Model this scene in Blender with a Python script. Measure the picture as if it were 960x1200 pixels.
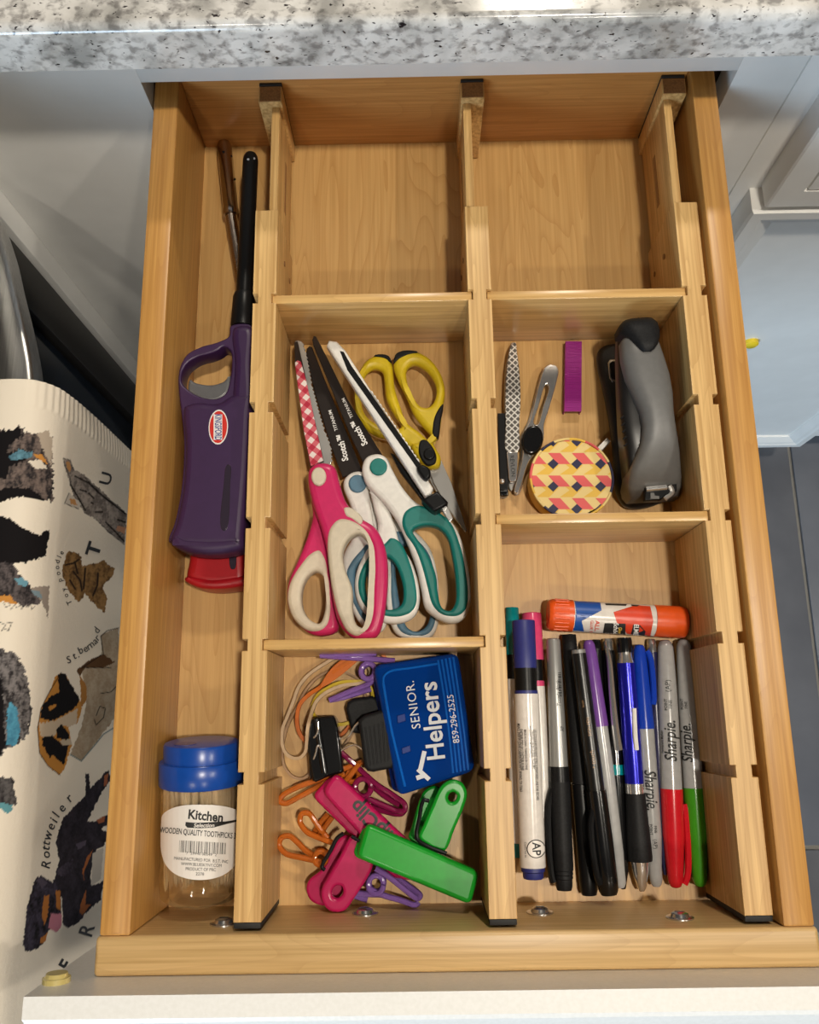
import bpy, bmesh, math, random
import numpy as np
from mathutils import Vector, Matrix
from mathutils.bvhtree import BVHTree
random.seed(4)
rng = np.random.default_rng(7)
SC = bpy.context.scene
COL = SC.collection
for o in list(bpy.data.objects):
    bpy.data.objects.remove(o)

# ------------------------------------------------------------------ camera
CAM = np.array([-0.0168, 0.1016, 0.5233])
PITCH, YAW, ROLL, FPX = 0.2375, -0.0149, 0.0104, 992.7
def _rot(p, w, r):
    cx, sx, cz, sz, cr, sr = math.cos(p), math.sin(p), math.cos(w), math.sin(w), math.cos(r), math.sin(r)
    rx = np.array([[1, 0, 0], [0, cx, -sx], [0, sx, cx]])
    rz = np.array([[cz, -sz, 0], [sz, cz, 0], [0, 0, 1]])
    ry = np.array([[cr, 0, sr], [0, 1, 0], [-sr, 0, cr]])
    return rz @ ry @ rx
RM = _rot(PITCH, YAW, ROLL)
cam_data = bpy.data.cameras.new('camera')
cam_data.sensor_fit = 'HORIZONTAL'
cam_data.sensor_width = 36.0
cam_data.lens = FPX / 960 * 36.0
cam_data.clip_start = 0.02
cam = bpy.data.objects.new('camera', cam_data)
COL.objects.link(cam)
M4 = Matrix([list(RM[i]) + [float(CAM[i])] for i in range(3)] + [[0, 0, 0, 1]])
cam.matrix_world = M4
SC.camera = cam

# ------------------------------------------------------------------ light
SC.view_settings.view_transform = 'Standard'
SC.view_settings.look = 'None'
SC.view_settings.exposure = 0.0
SC.view_settings.gamma = 1.0
SC.view_settings.use_curve_mapping = False
world = bpy.data.worlds.new('world')
SC.world = world
world.use_nodes = True
world.node_tree.nodes['Background'].inputs[0].default_value = (0.95, 0.97, 1.0, 1)
world.node_tree.nodes['Background'].inputs[1].default_value = 0.04

def lamp(name, loc, power, color, size=0.045):
    d = bpy.data.lights.new(name, 'POINT')
    d.energy = power
    d.color = color
    d.shadow_soft_size = size
    o = bpy.data.objects.new(name, d)
    o.location = loc
    COL.objects.link(o)
WARM = (1.0, 0.91, 0.77)
lamp('ceiling_downlight', (0.29, 0.02, 1.65), 60, WARM)
lamp('ceiling_downlight', (1.29, 0.00, 1.65), 36, WARM)
lamp('ceiling_downlight', (-0.485, -0.98, 1.65), 16, WARM)
lamp('ceiling_downlight', (0.52, -0.98, 1.65), 16, WARM)  # assumed neighbour in the front row, added for front fill
lamp('ceiling_downlight', (0.3, 1.75, 1.65), 60, WARM, 0.06)
def window_light(name, loc, target, size, power, color):
    d = bpy.data.lights.new(name, 'AREA')
    d.shape = 'RECTANGLE'
    d.size, d.size_y = size
    d.energy = power
    d.color = color
    o = bpy.data.objects.new(name, d)
    o.location = loc
    o.rotation_euler = (Vector(target) - Vector(loc)).to_track_quat('-Z', 'Y').to_euler()
    COL.objects.link(o)
window_light('window_daylight', (-1.3, -2.6, 0.35), (0.4, 0.4, -0.2), (1.2, 1.2), 85, (0.58, 0.79, 1.0))

# ------------------------------------------------------------------ projection helpers (photo pixel -> point of the place)
def ray(px, py):
    d = RM @ np.array([(px - 480) / FPX, (600 - py) / FPX, -1.0])
    return d / np.linalg.norm(d)
def U(px, py, z):
    d = ray(px, py)
    return CAM + d * ((z - CAM[2]) / d[2])
def UA(px, py, axis, val):
    d = ray(px, py)
    return CAM + d * ((val - CAM[axis]) / d[axis])
def to_px(P):
    q = (np.asarray(P) - CAM) @ RM
    return np.stack([480 + FPX * q[..., 0] / -q[..., 2], 600 - FPX * q[..., 1] / -q[..., 2]], -1)
def crop(x0, y0, s):
    return lambda pts: [(x0 + a / s, y0 + b / s) for a, b in pts]
C4 = crop(300, 380, 3.079)
C5 = crop(560, 360, 3.2)
C6 = crop(570, 620, 2.6667)
C7 = crop(300, 740, 3.310)
def XY(pts, z):
    return [tuple(U(a, b, z)[:2]) for a, b in pts]

# ------------------------------------------------------------------ materials
def principled(name, rgb, rough=0.5, metal=0.0, **kw):
    m = bpy.data.materials.new(name)
    m.use_nodes = True
    b = m.node_tree.nodes['Principled BSDF']
    b.inputs['Base Color'].default_value = (*rgb, 1)
    b.inputs['Roughness'].default_value = rough
    b.inputs['Metallic'].default_value = metal
    for k, v in kw.items():
        b.inputs[k].default_value = v
    return m
def srgb(r, g, b):
    f = lambda c: ((c / 255 + 0.055) / 1.055) ** 2.4 if c > 10 else c / 255 / 12.92
    return (f(r), f(g), f(b))
def N(m, t, **kw):
    n = m.node_tree.nodes.new(t)
    for k, v in kw.items():
        setattr(n, k, v)
    return n
def link(m, a, ao, b, bi):
    m.node_tree.links.new(a.outputs[ao], b.inputs[bi])
def ramp(m, stops):
    r = N(m, 'ShaderNodeValToRGB')
    e = r.color_ramp.elements
    while len(e) < len(stops):
        e.new(0.5)
    for i, (p, c) in enumerate(stops):
        e[i].position = p
        e[i].color = (*c, 1)
    return r
def noisy(name, c1, c2, scale, rough=0.5, stretch=(1, 1, 1), bump=0.0, detail=4, lo=0.35, hi=0.65, dist=0.0, **kw):
    """two-tone procedural surface; stretch is the noise frequency along x, y, z"""
    m = principled(name, c1, rough, **kw)
    b = m.node_tree.nodes['Principled BSDF']
    tc = N(m, 'ShaderNodeTexCoord')
    mp = N(m, 'ShaderNodeMapping')
    mp.inputs['Scale'].default_value = stretch
    nz = N(m, 'ShaderNodeTexNoise')
    nz.inputs['Scale'].default_value = scale
    nz.inputs['Detail'].default_value = detail
    nz.inputs['Distortion'].default_value = dist
    rp = ramp(m, [(lo, c1), (hi, c2)])
    link(m, tc, 'Object', mp, 'Vector'); link(m, mp, 'Vector', nz, 'Vector')
    link(m, nz, 'Fac', rp, 'Fac'); link(m, rp, 'Color', b, 'Base Color')
    if bump:
        bp = N(m, 'ShaderNodeBump')
        bp.inputs['Strength'].default_value = bump
        bp.inputs['Distance'].default_value = 0.0006
        link(m, nz, 'Fac', bp, 'Height'); link(m, bp, 'Normal', b, 'Normal')
    return m
def wood(name, c1, c2, c3, axis='y', fine=520, rough=0.38, figure=0.35):
    """grain lines along an axis, with broad cathedral figure"""
    m = principled(name, c1, rough)
    b = m.node_tree.nodes['Principled BSDF']
    tc = N(m, 'ShaderNodeTexCoord')
    def mapped(sx, sl):
        mp = N(m, 'ShaderNodeMapping')
        s = {'x': (sl, sx, sx), 'y': (sx, sl, sx), 'z': (sx, sx, sl)}[axis]
        mp.inputs['Scale'].default_value = s
        link(m, tc, 'Object', mp, 'Vector')
        return mp
    n1 = N(m, 'ShaderNodeTexNoise'); n1.inputs['Scale'].default_value = 1.0; n1.inputs['Detail'].default_value = 5
    link(m, mapped(fine, 9), 'Vector', n1, 'Vector')
    n2 = N(m, 'ShaderNodeTexNoise'); n2.inputs['Scale'].default_value = 1.0; n2.inputs['Detail'].default_value = 2; n2.inputs['Distortion'].default_value = 0.4
    link(m, mapped(28, 3.2), 'Vector', n2, 'Vector')
    ml = N(m, 'ShaderNodeMath', operation='MULTIPLY'); ml.inputs[1].default_value = 16.0
    link(m, n2, 'Fac', ml, 0)
    fr = N(m, 'ShaderNodeMath', operation='FRACT'); link(m, ml, 'Value', fr, 0)
    pw = N(m, 'ShaderNodeMath', operation='POWER'); pw.inputs[1].default_value = 5.0; link(m, fr, 'Value', pw, 0)
    r1 = ramp(m, [(0.36, c1), (0.64, c2)]); link(m, n1, 'Fac', r1, 'Fac')
    mx = N(m, 'ShaderNodeMix', data_type='RGBA')
    sc = N(m, 'ShaderNodeMath', operation='MULTIPLY'); sc.inputs[1].default_value = figure; link(m, pw, 'Value', sc, 0)
    link(m, sc, 'Value', mx, 0)
    link(m, r1, 'Color', mx, 6)
    mx.inputs[7].default_value = (*c3, 1)
    link(m, mx, 2, b, 'Base Color')
    return m

MAT = {}
MAT['maple'] = wood('maple', (0.43, 0.205, 0.050), (0.56, 0.295, 0.080), (0.38, 0.165, 0.04), 'y', figure=0.3)
MAT['maple_x'] = wood('maple_x', (0.42, 0.19, 0.050), (0.54, 0.26, 0.075), (0.34, 0.14, 0.035), 'x', figure=0.3)
MAT['maple_floor'] = wood('maple_floor', (0.49, 0.285, 0.100), (0.57, 0.345, 0.130), (0.40, 0.205, 0.060), 'y', figure=0.55)
MAT['maple_front'] = wood('maple_front', (0.52, 0.33, 0.13), (0.66, 0.44, 0.20), (0.44, 0.26, 0.10), 'x', figure=0.3)
MAT['bamboo'] = wood('bamboo', (0.46, 0.26, 0.085), (0.70, 0.45, 0.18), (0.42, 0.23, 0.07), 'y', fine=420, rough=0.42, figure=0.4)
MAT['bamboo_x'] = wood('bamboo_x', (0.50, 0.29, 0.10), (0.68, 0.43, 0.17), (0.42, 0.23, 0.07), 'x', fine=420, rough=0.28, figure=0.3)
MAT['bamboo_end'] = noisy('bamboo_end', (0.20, 0.09, 0.03), (0.30, 0.14, 0.05), 900)
MAT['white_paint'] = noisy('white_paint', (0.72, 0.715, 0.69), (0.75, 0.745, 0.72), 40, 0.35)
MAT['white_panel'] = noisy('white_panel', (0.76, 0.75, 0.72), (0.80, 0.79, 0.765), 500, 0.32, bump=0.12)
MAT['black_pad'] = principled('black_pad', (0.012, 0.012, 0.012), 0.7)
MAT['chrome'] = principled('chrome', (0.74, 0.72, 0.70), 0.16, 0.88)
MAT['steel'] = principled('steel', (0.58, 0.57, 0.55), 0.28, 0.7)
MAT['dark_chrome'] = principled('dark_chrome', (0.42, 0.36, 0.31), 0.16, 1.0)
MAT['screw_steel'] = principled('screw_steel', (0.62, 0.60, 0.58), 0.2, 0.95)
MAT['brushed'] = noisy('brushed', (0.55, 0.54, 0.52), (0.68, 0.67, 0.65), 1.0, 0.3, stretch=(900, 10, 900), metal=1.0)
MAT['black_gloss'] = principled('black_gloss', (0.005, 0.005, 0.0055), 0.16)
MAT['black'] = principled('black', (0.006, 0.006, 0.0065), 0.34, **{'Specular IOR Level': 0.2})
MAT['black_rubber'] = noisy('black_rubber', (0.008, 0.008, 0.0085), (0.013, 0.013, 0.014), 900, 0.5, **{'Specular IOR Level': 0.15})
MAT['ink'] = principled('ink', (0.012, 0.012, 0.012), 0.5)
MAT['white_print'] = principled('white_print', (0.75, 0.74, 0.72), 0.5)
MAT['grey_print'] = principled('grey_print', (0.50, 0.52, 0.55), 0.4)
MAT['paper'] = principled('paper', (0.74, 0.70, 0.66), 0.4)
def plastic(key, rgb, rough=0.25, **kw):
    MAT[key] = noisy(key, tuple(c * 0.96 for c in rgb), tuple(min(1, c * 1.04) for c in rgb), 300, rough, **kw)

# ------------------------------------------------------------------ mesh helpers: each returns (verts Nx3, faces)
def box(x0, x1, y0, y1, z0, z1, bev=0.0, seg=2):
    bm = bmesh.new()
    bmesh.ops.create_cube(bm, size=1.0)
    for v in bm.verts:
        v.co = Vector(((x0 + x1) / 2 + v.co.x * (x1 - x0), (y0 + y1) / 2 + v.co.y * (y1 - y0), (z0 + z1) / 2 + v.co.z * (z1 - z0)))
    if bev:
        bmesh.ops.bevel(bm, geom=list(bm.edges), offset=bev, segments=seg, affect='EDGES', profile=0.5)
    return from_bm(bm)
def from_bm(bm):
    bm.verts.ensure_lookup_table()
    bm.verts.index_update()
    v = np.array([tuple(x.co) for x in bm.verts])
    f = [[x.index for x in p.verts] for p in bm.faces]
    bm.free()
    return v, f
def join(*ds):
    vs, fs, n = [], [], 0
    for v, f in ds:
        vs.append(np.asarray(v)); fs += [[i + n for i in p] for p in f]; n += len(v)
    return np.concatenate(vs), fs
def smooth_loop(pts, k=4, closed=True):
    """centripetal Catmull-Rom through the points"""
    P = np.array(pts, float); n = len(P); out = []
    for i in (range(n) if closed else range(n - 1)):
        if closed:
            p0, p1, p2, p3 = P[(i - 1) % n], P[i], P[(i + 1) % n], P[(i + 2) % n]
        else:
            p1, p2 = P[i], P[i + 1]
            p0 = P[i - 1] if i > 0 else 2 * p1 - p2
            p3 = P[i + 2] if i + 2 < n else 2 * p2 - p1
        d = lambda a, b: max(np.linalg.norm(b - a), 1e-9) ** 0.5
        t0 = 0.0; t1 = t0 + d(p0, p1); t2 = t1 + d(p1, p2); t3 = t2 + d(p2, p3)
        for j in range(k):
            t = t1 + (t2 - t1) * j / k
            A1 = (t1 - t) / (t1 - t0) * p0 + (t - t0) / (t1 - t0) * p1
            A2 = (t2 - t) / (t2 - t1) * p1 + (t - t1) / (t2 - t1) * p2
            A3 = (t3 - t) / (t3 - t2) * p2 + (t - t2) / (t3 - t2) * p3
            B1 = (t2 - t) / (t2 - t0) * A1 + (t - t0) / (t2 - t0) * A2
            B2 = (t3 - t) / (t3 - t1) * A2 + (t - t1) / (t3 - t1) * A3
            out.append((t2 - t) / (t2 - t1) * B1 + (t - t1) / (t2 - t1) * B2)
    if not closed:
        out.append(P[-1])
    return np.array(out)
def even(loop, step):
    """resample a closed loop at even spacing"""
    L = np.vstack([loop, loop[:1]]); s_ = np.concatenate([[0], np.cumsum(np.linalg.norm(np.diff(L, axis=0), axis=1))])
    n = max(12, int(s_[-1] / step)); t = np.linspace(0, s_[-1], n, endpoint=False)
    return np.stack([np.interp(t, s_, L[:, 0]), np.interp(t, s_, L[:, 1])], -1)
def fillet(pts, r, n=5):
    """round the corners of a closed polygon"""
    P = np.array(pts, float); m = len(P); out = []
    for i in range(m):
        a, b, c = P[i - 1], P[i], P[(i + 1) % m]
        u, v = a - b, c - b; lu, lv = np.linalg.norm(u), np.linalg.norm(v)
        q = min(r, lu * 0.45, lv * 0.45); p, e = b + u / lu * q, b + v / lv * q
        for j in range(n + 1):
            t = j / n; out.append(tuple((1 - t) ** 2 * p + 2 * t * (1 - t) * b + t * t * e))
    return out
def curve_mesh(cu):
    o = bpy.data.objects.new('tmp', cu)
    COL.objects.link(o)
    dg = bpy.context.evaluated_depsgraph_get()
    me = bpy.data.meshes.new_from_object(o.evaluated_get(dg))
    v = np.empty(len(me.vertices) * 3); me.vertices.foreach_get('co', v)
    f = [list(p.vertices) for p in me.polygons]
    bpy.data.objects.remove(o); bpy.data.curves.remove(cu); bpy.data.meshes.remove(me)
    return v.reshape(-1, 3), f
def extr(outline, z0, z1, holes=(), bev=0.001, res=2):
    """outline (and holes) in x, y swept between z0 and z1 with rounded rims"""
    cu = bpy.data.curves.new('tmp', 'CURVE')
    cu.dimensions = '2D'; cu.fill_mode = 'BOTH'
    h = (z1 - z0) / 2
    bev = min(bev, h * 0.95)
    cu.extrude = h - bev; cu.bevel_depth = bev; cu.bevel_resolution = res; cu.offset = -bev
    for loop in [outline, *holes]:
        loop = np.asarray(loop)
        s = cu.splines.new('POLY'); s.points.add(len(loop) - 1); s.use_cyclic_u = True
        for i, (x, y) in enumerate(loop):
            s.points[i].co = (x, y, 0, 1)
    v, f = curve_mesh(cu)
    v = v + np.array([0, 0, (z0 + z1) / 2])
    return v, f
def shape(pts, z0, z1, holes=(), bev=0.001, k=4, res=2):
    """traced outline -> solid; k=0 keeps corners"""
    o = np.array(XY(pts, z1)); hs = [np.array(XY(h, z1)) for h in holes]
    if k:
        o = even(smooth_loop(o, max(k, 5)), max(0.0009, bev * 0.5)); hs = [even(smooth_loop(h, max(k, 5)), 0.0011) for h in hs]
    return extr(o, z0, z1, hs, bev, res)
def ring_faces(nr, n, closed_u=True, caps=True, closed_v=False):
    f = []
    for i in range(nr if closed_v else nr - 1):
        a, b = i * n, ((i + 1) % nr) * n
        for j in range(n if closed_u else n - 1):
            k = (j + 1) % n
            f.append([a + j, a + k, b + k, b + j])
    if caps and not closed_v:
        f.append(list(range(n))[::-1]); f.append([(nr - 1) * n + j for j in range(n)])
    return f
def tube(pts, r, n=8, closed=False, flat=None):
    """swept wire; flat=(half thickness, half height) gives a band section"""
    P = np.asarray(pts, float); m = len(P)
    T = (np.roll(P, -1, 0) - np.roll(P, 1, 0)) if closed else np.gradient(P, axis=0)
    T /= np.linalg.norm(T, axis=1)[:, None] + 1e-12
    up = np.array([0, 0, 1.0]); V = []
    rr = np.broadcast_to(r, (m,)) if flat is None else None
    for i in range(m):
        s = np.cross(T[i], up)
        if np.linalg.norm(s) < 1e-3:
            s = np.array([1.0, 0, 0])
        s /= np.linalg.norm(s); u = np.cross(s, T[i])
        if flat is None:
            for j in range(n):
                a = 2 * math.pi * j / n
                V.append(P[i] + rr[i] * (math.cos(a) * s + math.sin(a) * u))
        else:
            for a, b in ((-1, -1), (1, -1), (1, 1), (-1, 1)):
                V.append(P[i] + a * flat[0] * s + b * flat[1] * u)
    nn = n if flat is None else 4
    return np.array(V), ring_faces(m, nn, caps=True, closed_v=closed)
def lathe(A, B, prof, n=24):
    """prof: (fraction of A->B, radius)"""
    A, B = np.asarray(A, float), np.asarray(B, float)
    t = B - A; t = t / np.linalg.norm(t)
    s = np.cross(t, [0, 0, 1.0])
    if np.linalg.norm(s) < 1e-6:
        s = np.array([1.0, 0, 0])
    s /= np.linalg.norm(s); u = np.cross(s, t)
    V = []
    for f, r in prof:
        c = A + (B - A) * f
        for j in range(n):
            a = 2 * math.pi * j / n
            V.append(c + max(r, 1e-5) * (math.cos(a) * s + math.sin(a) * u))
    return np.array(V), ring_faces(len(prof), n)
def loft(rings):
    n = len(rings[0])
    return np.concatenate([np.asarray(r) for r in rings]), ring_faces(len(rings), n)

# ------------------------------------------------------------------ scene helpers
BVH = {}
def bvh_of(*objs):
    vs, fs, n = [], [], 0
    for o in objs:
        v, f = BVH[o.name]
        vs += [Vector(x) for x in v]; fs += [[i + n for i in p] for p in f]; n += len(v)
    return BVHTree.FromPolygons(vs, fs)
def base_of(o):
    while o.parent is not None:
        o = o.parent
    return np.array(o.location)
def obj(name, data, mat, parent=None, smooth=True, label=None, angle=40):
    v, f = data
    off = base_of(parent) if parent is not None else np.zeros(3)
    me = bpy.data.meshes.new(name)
    me.from_pydata((np.asarray(v) - off).tolist(), [], f)
    me.materials.append(MAT[mat] if isinstance(mat, str) else mat)
    if smooth:
        me.polygons.foreach_set('use_smooth', [True] * len(me.polygons))
        me.update()
        me.set_sharp_from_angle(angle=math.radians(angle))
    o = bpy.data.objects.new(name, me)
    COL.objects.link(o)
    if parent is not None:
        o.parent = parent
    if label:
        o['label'] = label
    BVH[o.name] = (np.asarray(v), f)
    return o
def tag(o, label, cat, group=None, kind=None):
    o['label'] = label; o['category'] = cat
    if group: o['group'] = group
    if kind: o['kind'] = kind
    return o
def thing(name, label, cat, base=(0, 0, 0), group=None, kind=None):
    o = bpy.data.objects.new(name, None)
    o.empty_display_size = 0.02
    o.location = tuple(float(c) for c in base)
    COL.objects.link(o)
    return tag(o, label, cat, group, kind)
def single(name, data, mat, label, cat, group=None, **kw):
    return tag(obj(name, data, mat, None, **kw), label, cat, group)

# print that lies on a surface: drawn in the photo's plane, dropped on the real surface along the line of sight
def drop(pts, tree, lift=0.00012):
    out = []
    for a, b in pts:
        d = ray(a, b)
        hit, nrm, _i, _d = tree.ray_cast(Vector(CAM), Vector(d))
        if hit is None:
            out.append(None); continue
        if nrm.dot(Vector(d)) > 0: nrm = -nrm
        out.append(np.array(hit + nrm * lift))
    return out
def refine(verts2, faces, longest=2.2, rounds=6):
    """split long edges so that print follows a curved surface"""
    bm = bmesh.new()
    vs = [bm.verts.new((a, b, 0)) for a, b in verts2]
    for f in faces:
        try: bm.faces.new([vs[i] for i in f])
        except ValueError: pass
    bmesh.ops.triangulate(bm, faces=list(bm.faces))
    for _ in range(rounds):
        es = [e for e in bm.edges if e.calc_length() > longest]
        if not es or len(bm.faces) > 20000: break
        bmesh.ops.subdivide_edges(bm, edges=es, cuts=1)
        bmesh.ops.triangulate(bm, faces=[f for f in bm.faces if len(f.verts) > 3])
    v, f = from_bm(bm)
    return [(p[0], p[1]) for p in v], f
def decal(verts2, faces, tree, lift=0.00012, longest=2.2):
    if longest: verts2, faces = refine(verts2, faces, longest)
    W = drop(verts2, tree, lift)
    keep = [f for f in faces if all(W[i] is not None for i in f) and max(np.linalg.norm(W[f[i]] - W[f[i - 1]]) for i in range(len(f))) < 0.008]
    used = sorted({i for f in keep for i in f})
    ix = {a: b for b, a in enumerate(used)}
    if not keep:
        return None
    return np.array([W[i] for i in used]), [[ix[i] for i in f] for f in keep]
def glyphs(body, px, py, ang, h, bold=0.0, shear=0.0, xs=1.0, spacing=1.0, align='CENTER'):
    cu = bpy.data.curves.new('tmp', 'FONT')
    cu.body = body; cu.align_x = align; cu.align_y = 'CENTER'; cu.offset = bold; cu.shear = shear
    cu.space_character = spacing; cu.resolution_u = 3; cu.fill_mode = 'FRONT'; cu.dimensions = '2D'
    v, f = curve_mesh(cu)
    if len(v) == 0:
        return [], []
    s = h / 0.69; a = math.radians(ang)
    x, y = v[:, 0] * s * xs, v[:, 1] * s
    X = px + x * math.cos(a) + y * math.sin(a)
    Y = py + x * math.sin(a) - y * math.cos(a)
    return list(zip(X, Y)), f
def lettering(parent, surf, body, px, py, ang, h, mat='ink', lift=0.00022, name='lettering', **kw):
    v, f = glyphs(body, px, py, ang, h, **kw)
    if not f: return None
    d = decal(v, f, bvh_of(*surf) if not isinstance(surf, BVHTree) else surf, lift)
    if d: return obj(name, d, mat, parent, smooth=False)
def fill2(pts):
    return list(pts), [list(range(len(pts)))]
def patch(parent, surf, pts, mat, name='print', lift=0.0001, sub=1, k=0):
    if k: pts = [tuple(p) for p in smooth_loop(pts, k)]
    v, f = fill2(pts)
    d = decal(v, f, bvh_of(*surf), lift)
    if d: return obj(name, d, mat, parent, smooth=True)

# ================================================================== THE SETTING
FY = 0.487          # front plane of the cabinet face frames
H = 0.0664          # drawer wall height
# floor with single tiles
MAT['grout'] = principled('grout', (0.30, 0.29, 0.27), 0.8)
MAT['tile'] = noisy('tile', (0.125, 0.13, 0.15), (0.17, 0.175, 0.195), 9, 0.45, detail=6)
fl = obj('floor', box(-0.9, 1.6, -1.3, 1.3, -0.80, -0.756), 'grout')
fl['kind'] = 'structure'; fl['label'] = 'blue grey tiled kitchen floor with pale grout lines'
TS, TY = 0.46, 0.61
tile_me = None
for i in range(-3, 3):
    for j in range(-2, 2):
        x0, y0 = 0.572 + i * TS, -0.085 + j * TY
        if y0 > 0.6 or x0 < -0.9: continue
        if tile_me is None:
            t = obj('tile', box(0, TS - 0.006, 0, TY - 0.006, -0.756, -0.75, 0.0012), 'tile', fl)
            tile_me = t.data
        else:
            t = bpy.data.objects.new('tile', tile_me); COL.objects.link(t); t.parent = fl
        t.location = (x0 + 0.003, y0 + 0.003, 0)

# granite worktop
def granite():
    m = principled('granite', (0.5, 0.5, 0.5), 0.14)
    b = m.node_tree.nodes['Principled BSDF']
    tc = N(m, 'ShaderNodeTexCoord')
    def nz(scale, detail, st=(1, 1, 1), dist=0.0):
        mp = N(m, 'ShaderNodeMapping'); mp.inputs['Scale'].default_value = st
        n = N(m, 'ShaderNodeTexNoise'); n.inputs['Scale'].default_value = scale; n.inputs['Detail'].default_value = detail
        n.inputs['Distortion'].default_value = dist
        link(m, tc, 'Object', mp, 'Vector'); link(m, mp, 'Vector', n, 'Vector')
        return n
    big = nz(38, 5); rb = ramp(m, [(0.36, (0.34, 0.33, 0.31)), (0.50, (0.58, 0.56, 0.53)), (0.66, (0.72, 0.70, 0.67))]); link(m, big, 'Fac', rb, 'Fac')
    mid = nz(150, 6, (1, 1.3, 1.3), 0.3); rm = ramp(m, [(0.36, (0.30, 0.29, 0.29)), (0.52, (1, 1, 1))]); link(m, mid, 'Fac', rm, 'Fac')
    fine = nz(300, 2, (0.8, 1.3, 1.3), 0.4); rf = ramp(m, [(0.30, (0.06, 0.05, 0.055)), (0.355, (1, 1, 1))]); link(m, fine, 'Fac', rf, 'Fac')
    m1 = N(m, 'ShaderNodeMix', data_type='RGBA', blend_type='MULTIPLY'); m1.inputs[0].default_value = 0.75
    link(m, rb, 'Color', m1, 6); link(m, rm, 'Color', m1, 7)
    m2 = N(m, 'ShaderNodeMix', data_type='RGBA', blend_type='MULTIPLY'); m2.inputs[0].default_value = 1.0
    link(m, m1, 2, m2, 6); link(m, rf, 'Color', m2, 7)
    link(m, m2, 2, b, 'Base Color')
    return m
MAT['granite'] = granite()
def slab_profile(y0, y1, z0, z1, r, n=8):
    p = [(y1, z0), (y0 + 0.003, z0), (y0, z0 + 0.003)]
    for i in range(n + 1):
        a = math.pi / 2 * i / n
        p.append((y0 + r - r * math.cos(a), z1 - r + r * math.sin(a)))
    p.append((y1, z1))
    return p
pr = slab_profile(0.4615, 1.15, 0.1135, 0.1465, 0.006)
single('countertop', loft([[(x, y, z) for y, z in pr] for x in (-0.30, 1.4)]), 'granite',
       'speckled grey and white granite worktop with a rounded front edge', 'countertop')

# cabinet with the open drawer
cab = thing('base_cabinet', 'white painted base cabinet whose drawer stands open', 'cabinet', (0, FY, -0.65))
obj('face_frame_stile', box(-0.321, -0.1825, FY, FY + 0.02, -0.65, 0.1135, 0.0003), 'white_paint', cab)
obj('face_frame_stile', box(0.1872, 0.2275, FY, FY + 0.02, -0.65, 0.1135, 0.0003), 'white_paint', cab)
obj('face_frame_rail', box(-0.1825, 0.1872, FY, FY + 0.02, 0.0765, 0.1135, 0.0003), 'white_paint', cab)
obj('face_frame_rail', box(-0.1825, 0.1872, FY, FY + 0.02, -0.085, -0.045, 0.0003), 'white_paint', cab)
MAT['shaded_maple'] = wood('shaded_maple', (0.20, 0.10, 0.04), (0.25, 0.13, 0.055), (0.15, 0.07, 0.03), 'y')  # maple darkened in its colour for the shade inside the cabinet
obj('side_panel', box(-0.205, -0.193, FY + 0.02, 1.05, -0.65, 0.113), 'shaded_maple', cab)
obj('side_panel', box(0.2085, 0.2284, FY + 0.02, 1.05, -0.65, 0.113), 'shaded_maple', cab)
obj('back_panel', box(-0.193, 0.2085, 1.035, 1.05, -0.65, 0.113), 'shaded_maple', cab)
# corner stile that turns towards the range
obj('corner_stile', box(-0.3365, -0.3212, 0.4680, FY + 0.018, -0.65, 0.1135, 0.0006), 'white_paint', cab)

# neighbouring cabinet to the right: drawer front above a framed door
nb = thing('base_cabinet', 'white painted base cabinet with closed drawer above framed door', 'cabinet', (0.4, FY, -0.65))
obj('face_frame_stile', box(0.2285, 0.2660, FY, FY + 0.02, -0.65, 0.1135, 0.0008), 'white_paint', nb)
obj('face_frame_rail', box(0.2660, 0.66, FY, FY + 0.02, 0.085, 0.1135, 0.0008), 'white_paint', nb)
obj('carcass', box(0.2285, 0.66, FY + 0.0202, FY + 0.3, -0.65, 0.084), 'white_paint', nb)
obj('backing', box(0.2662, 0.66, FY + 0.002, FY + 0.02, -0.65, 0.0848), 'white_paint', nb)
obj('toe_kick', box(-0.32, 0.66, FY + 0.06, FY + 0.08, -0.75, -0.65), 'white_paint', nb)
def framed(x0, x1, z0, z1, steps):
    """front with stepped moulding rings; steps: (inset, y of the face there)"""
    rings = [[(x0, FY, z0), (x1, FY, z0), (x1, FY, z1), (x0, FY, z1)]]
    for ins, y in steps:
        rings.append([(x0 + ins, y, z0 + ins), (x1 - ins, y, z0 + ins), (x1 - ins, y, z1 - ins), (x0 + ins, y, z1 - ins)])
    v, f = loft(rings)
    return v, f
obj('drawer_front', framed(0.2475, 0.640, -0.0395, 0.096, [(0, 0.4672), (0.0015, 0.466), (0.020, 0.466), (0.0202, 0.468), (0.0222, 0.468), (0.0224, 0.466), (0.036, 0.466), (0.0365, 0.4685), (0.039, 0.4685), (0.048, 0.466)]), 'white_paint', nb, smooth=False)
door = obj('cabinet_door', framed(0.2405, 0.532, -0.630, -0.0450, [(0, 0.4685), (0.0015, 0.466), (0.010, 0.466), (0.0125, 0.4675), (0.016, 0.4685), (0.0255, 0.4735), (0.0262, 0.476), (0.040, 0.4762)]), 'white_paint', nb, smooth=False)
obj('cabinet_door', framed(-0.195, 0.200, -0.630, -0.072, [(0, 0.4685), (0.0015, 0.466), (0.010, 0.466), (0.0125, 0.4675), (0.016, 0.4685), (0.0255, 0.4735), (0.0262, 0.476), (0.040, 0.4762)]), 'white_paint', cab, smooth=False)
MAT['yellow_rubber'] = principled('yellow_rubber', (0.75, 0.55, 0.02), 0.4)
c = UA(880, 400, 1, 0.4762)
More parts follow.
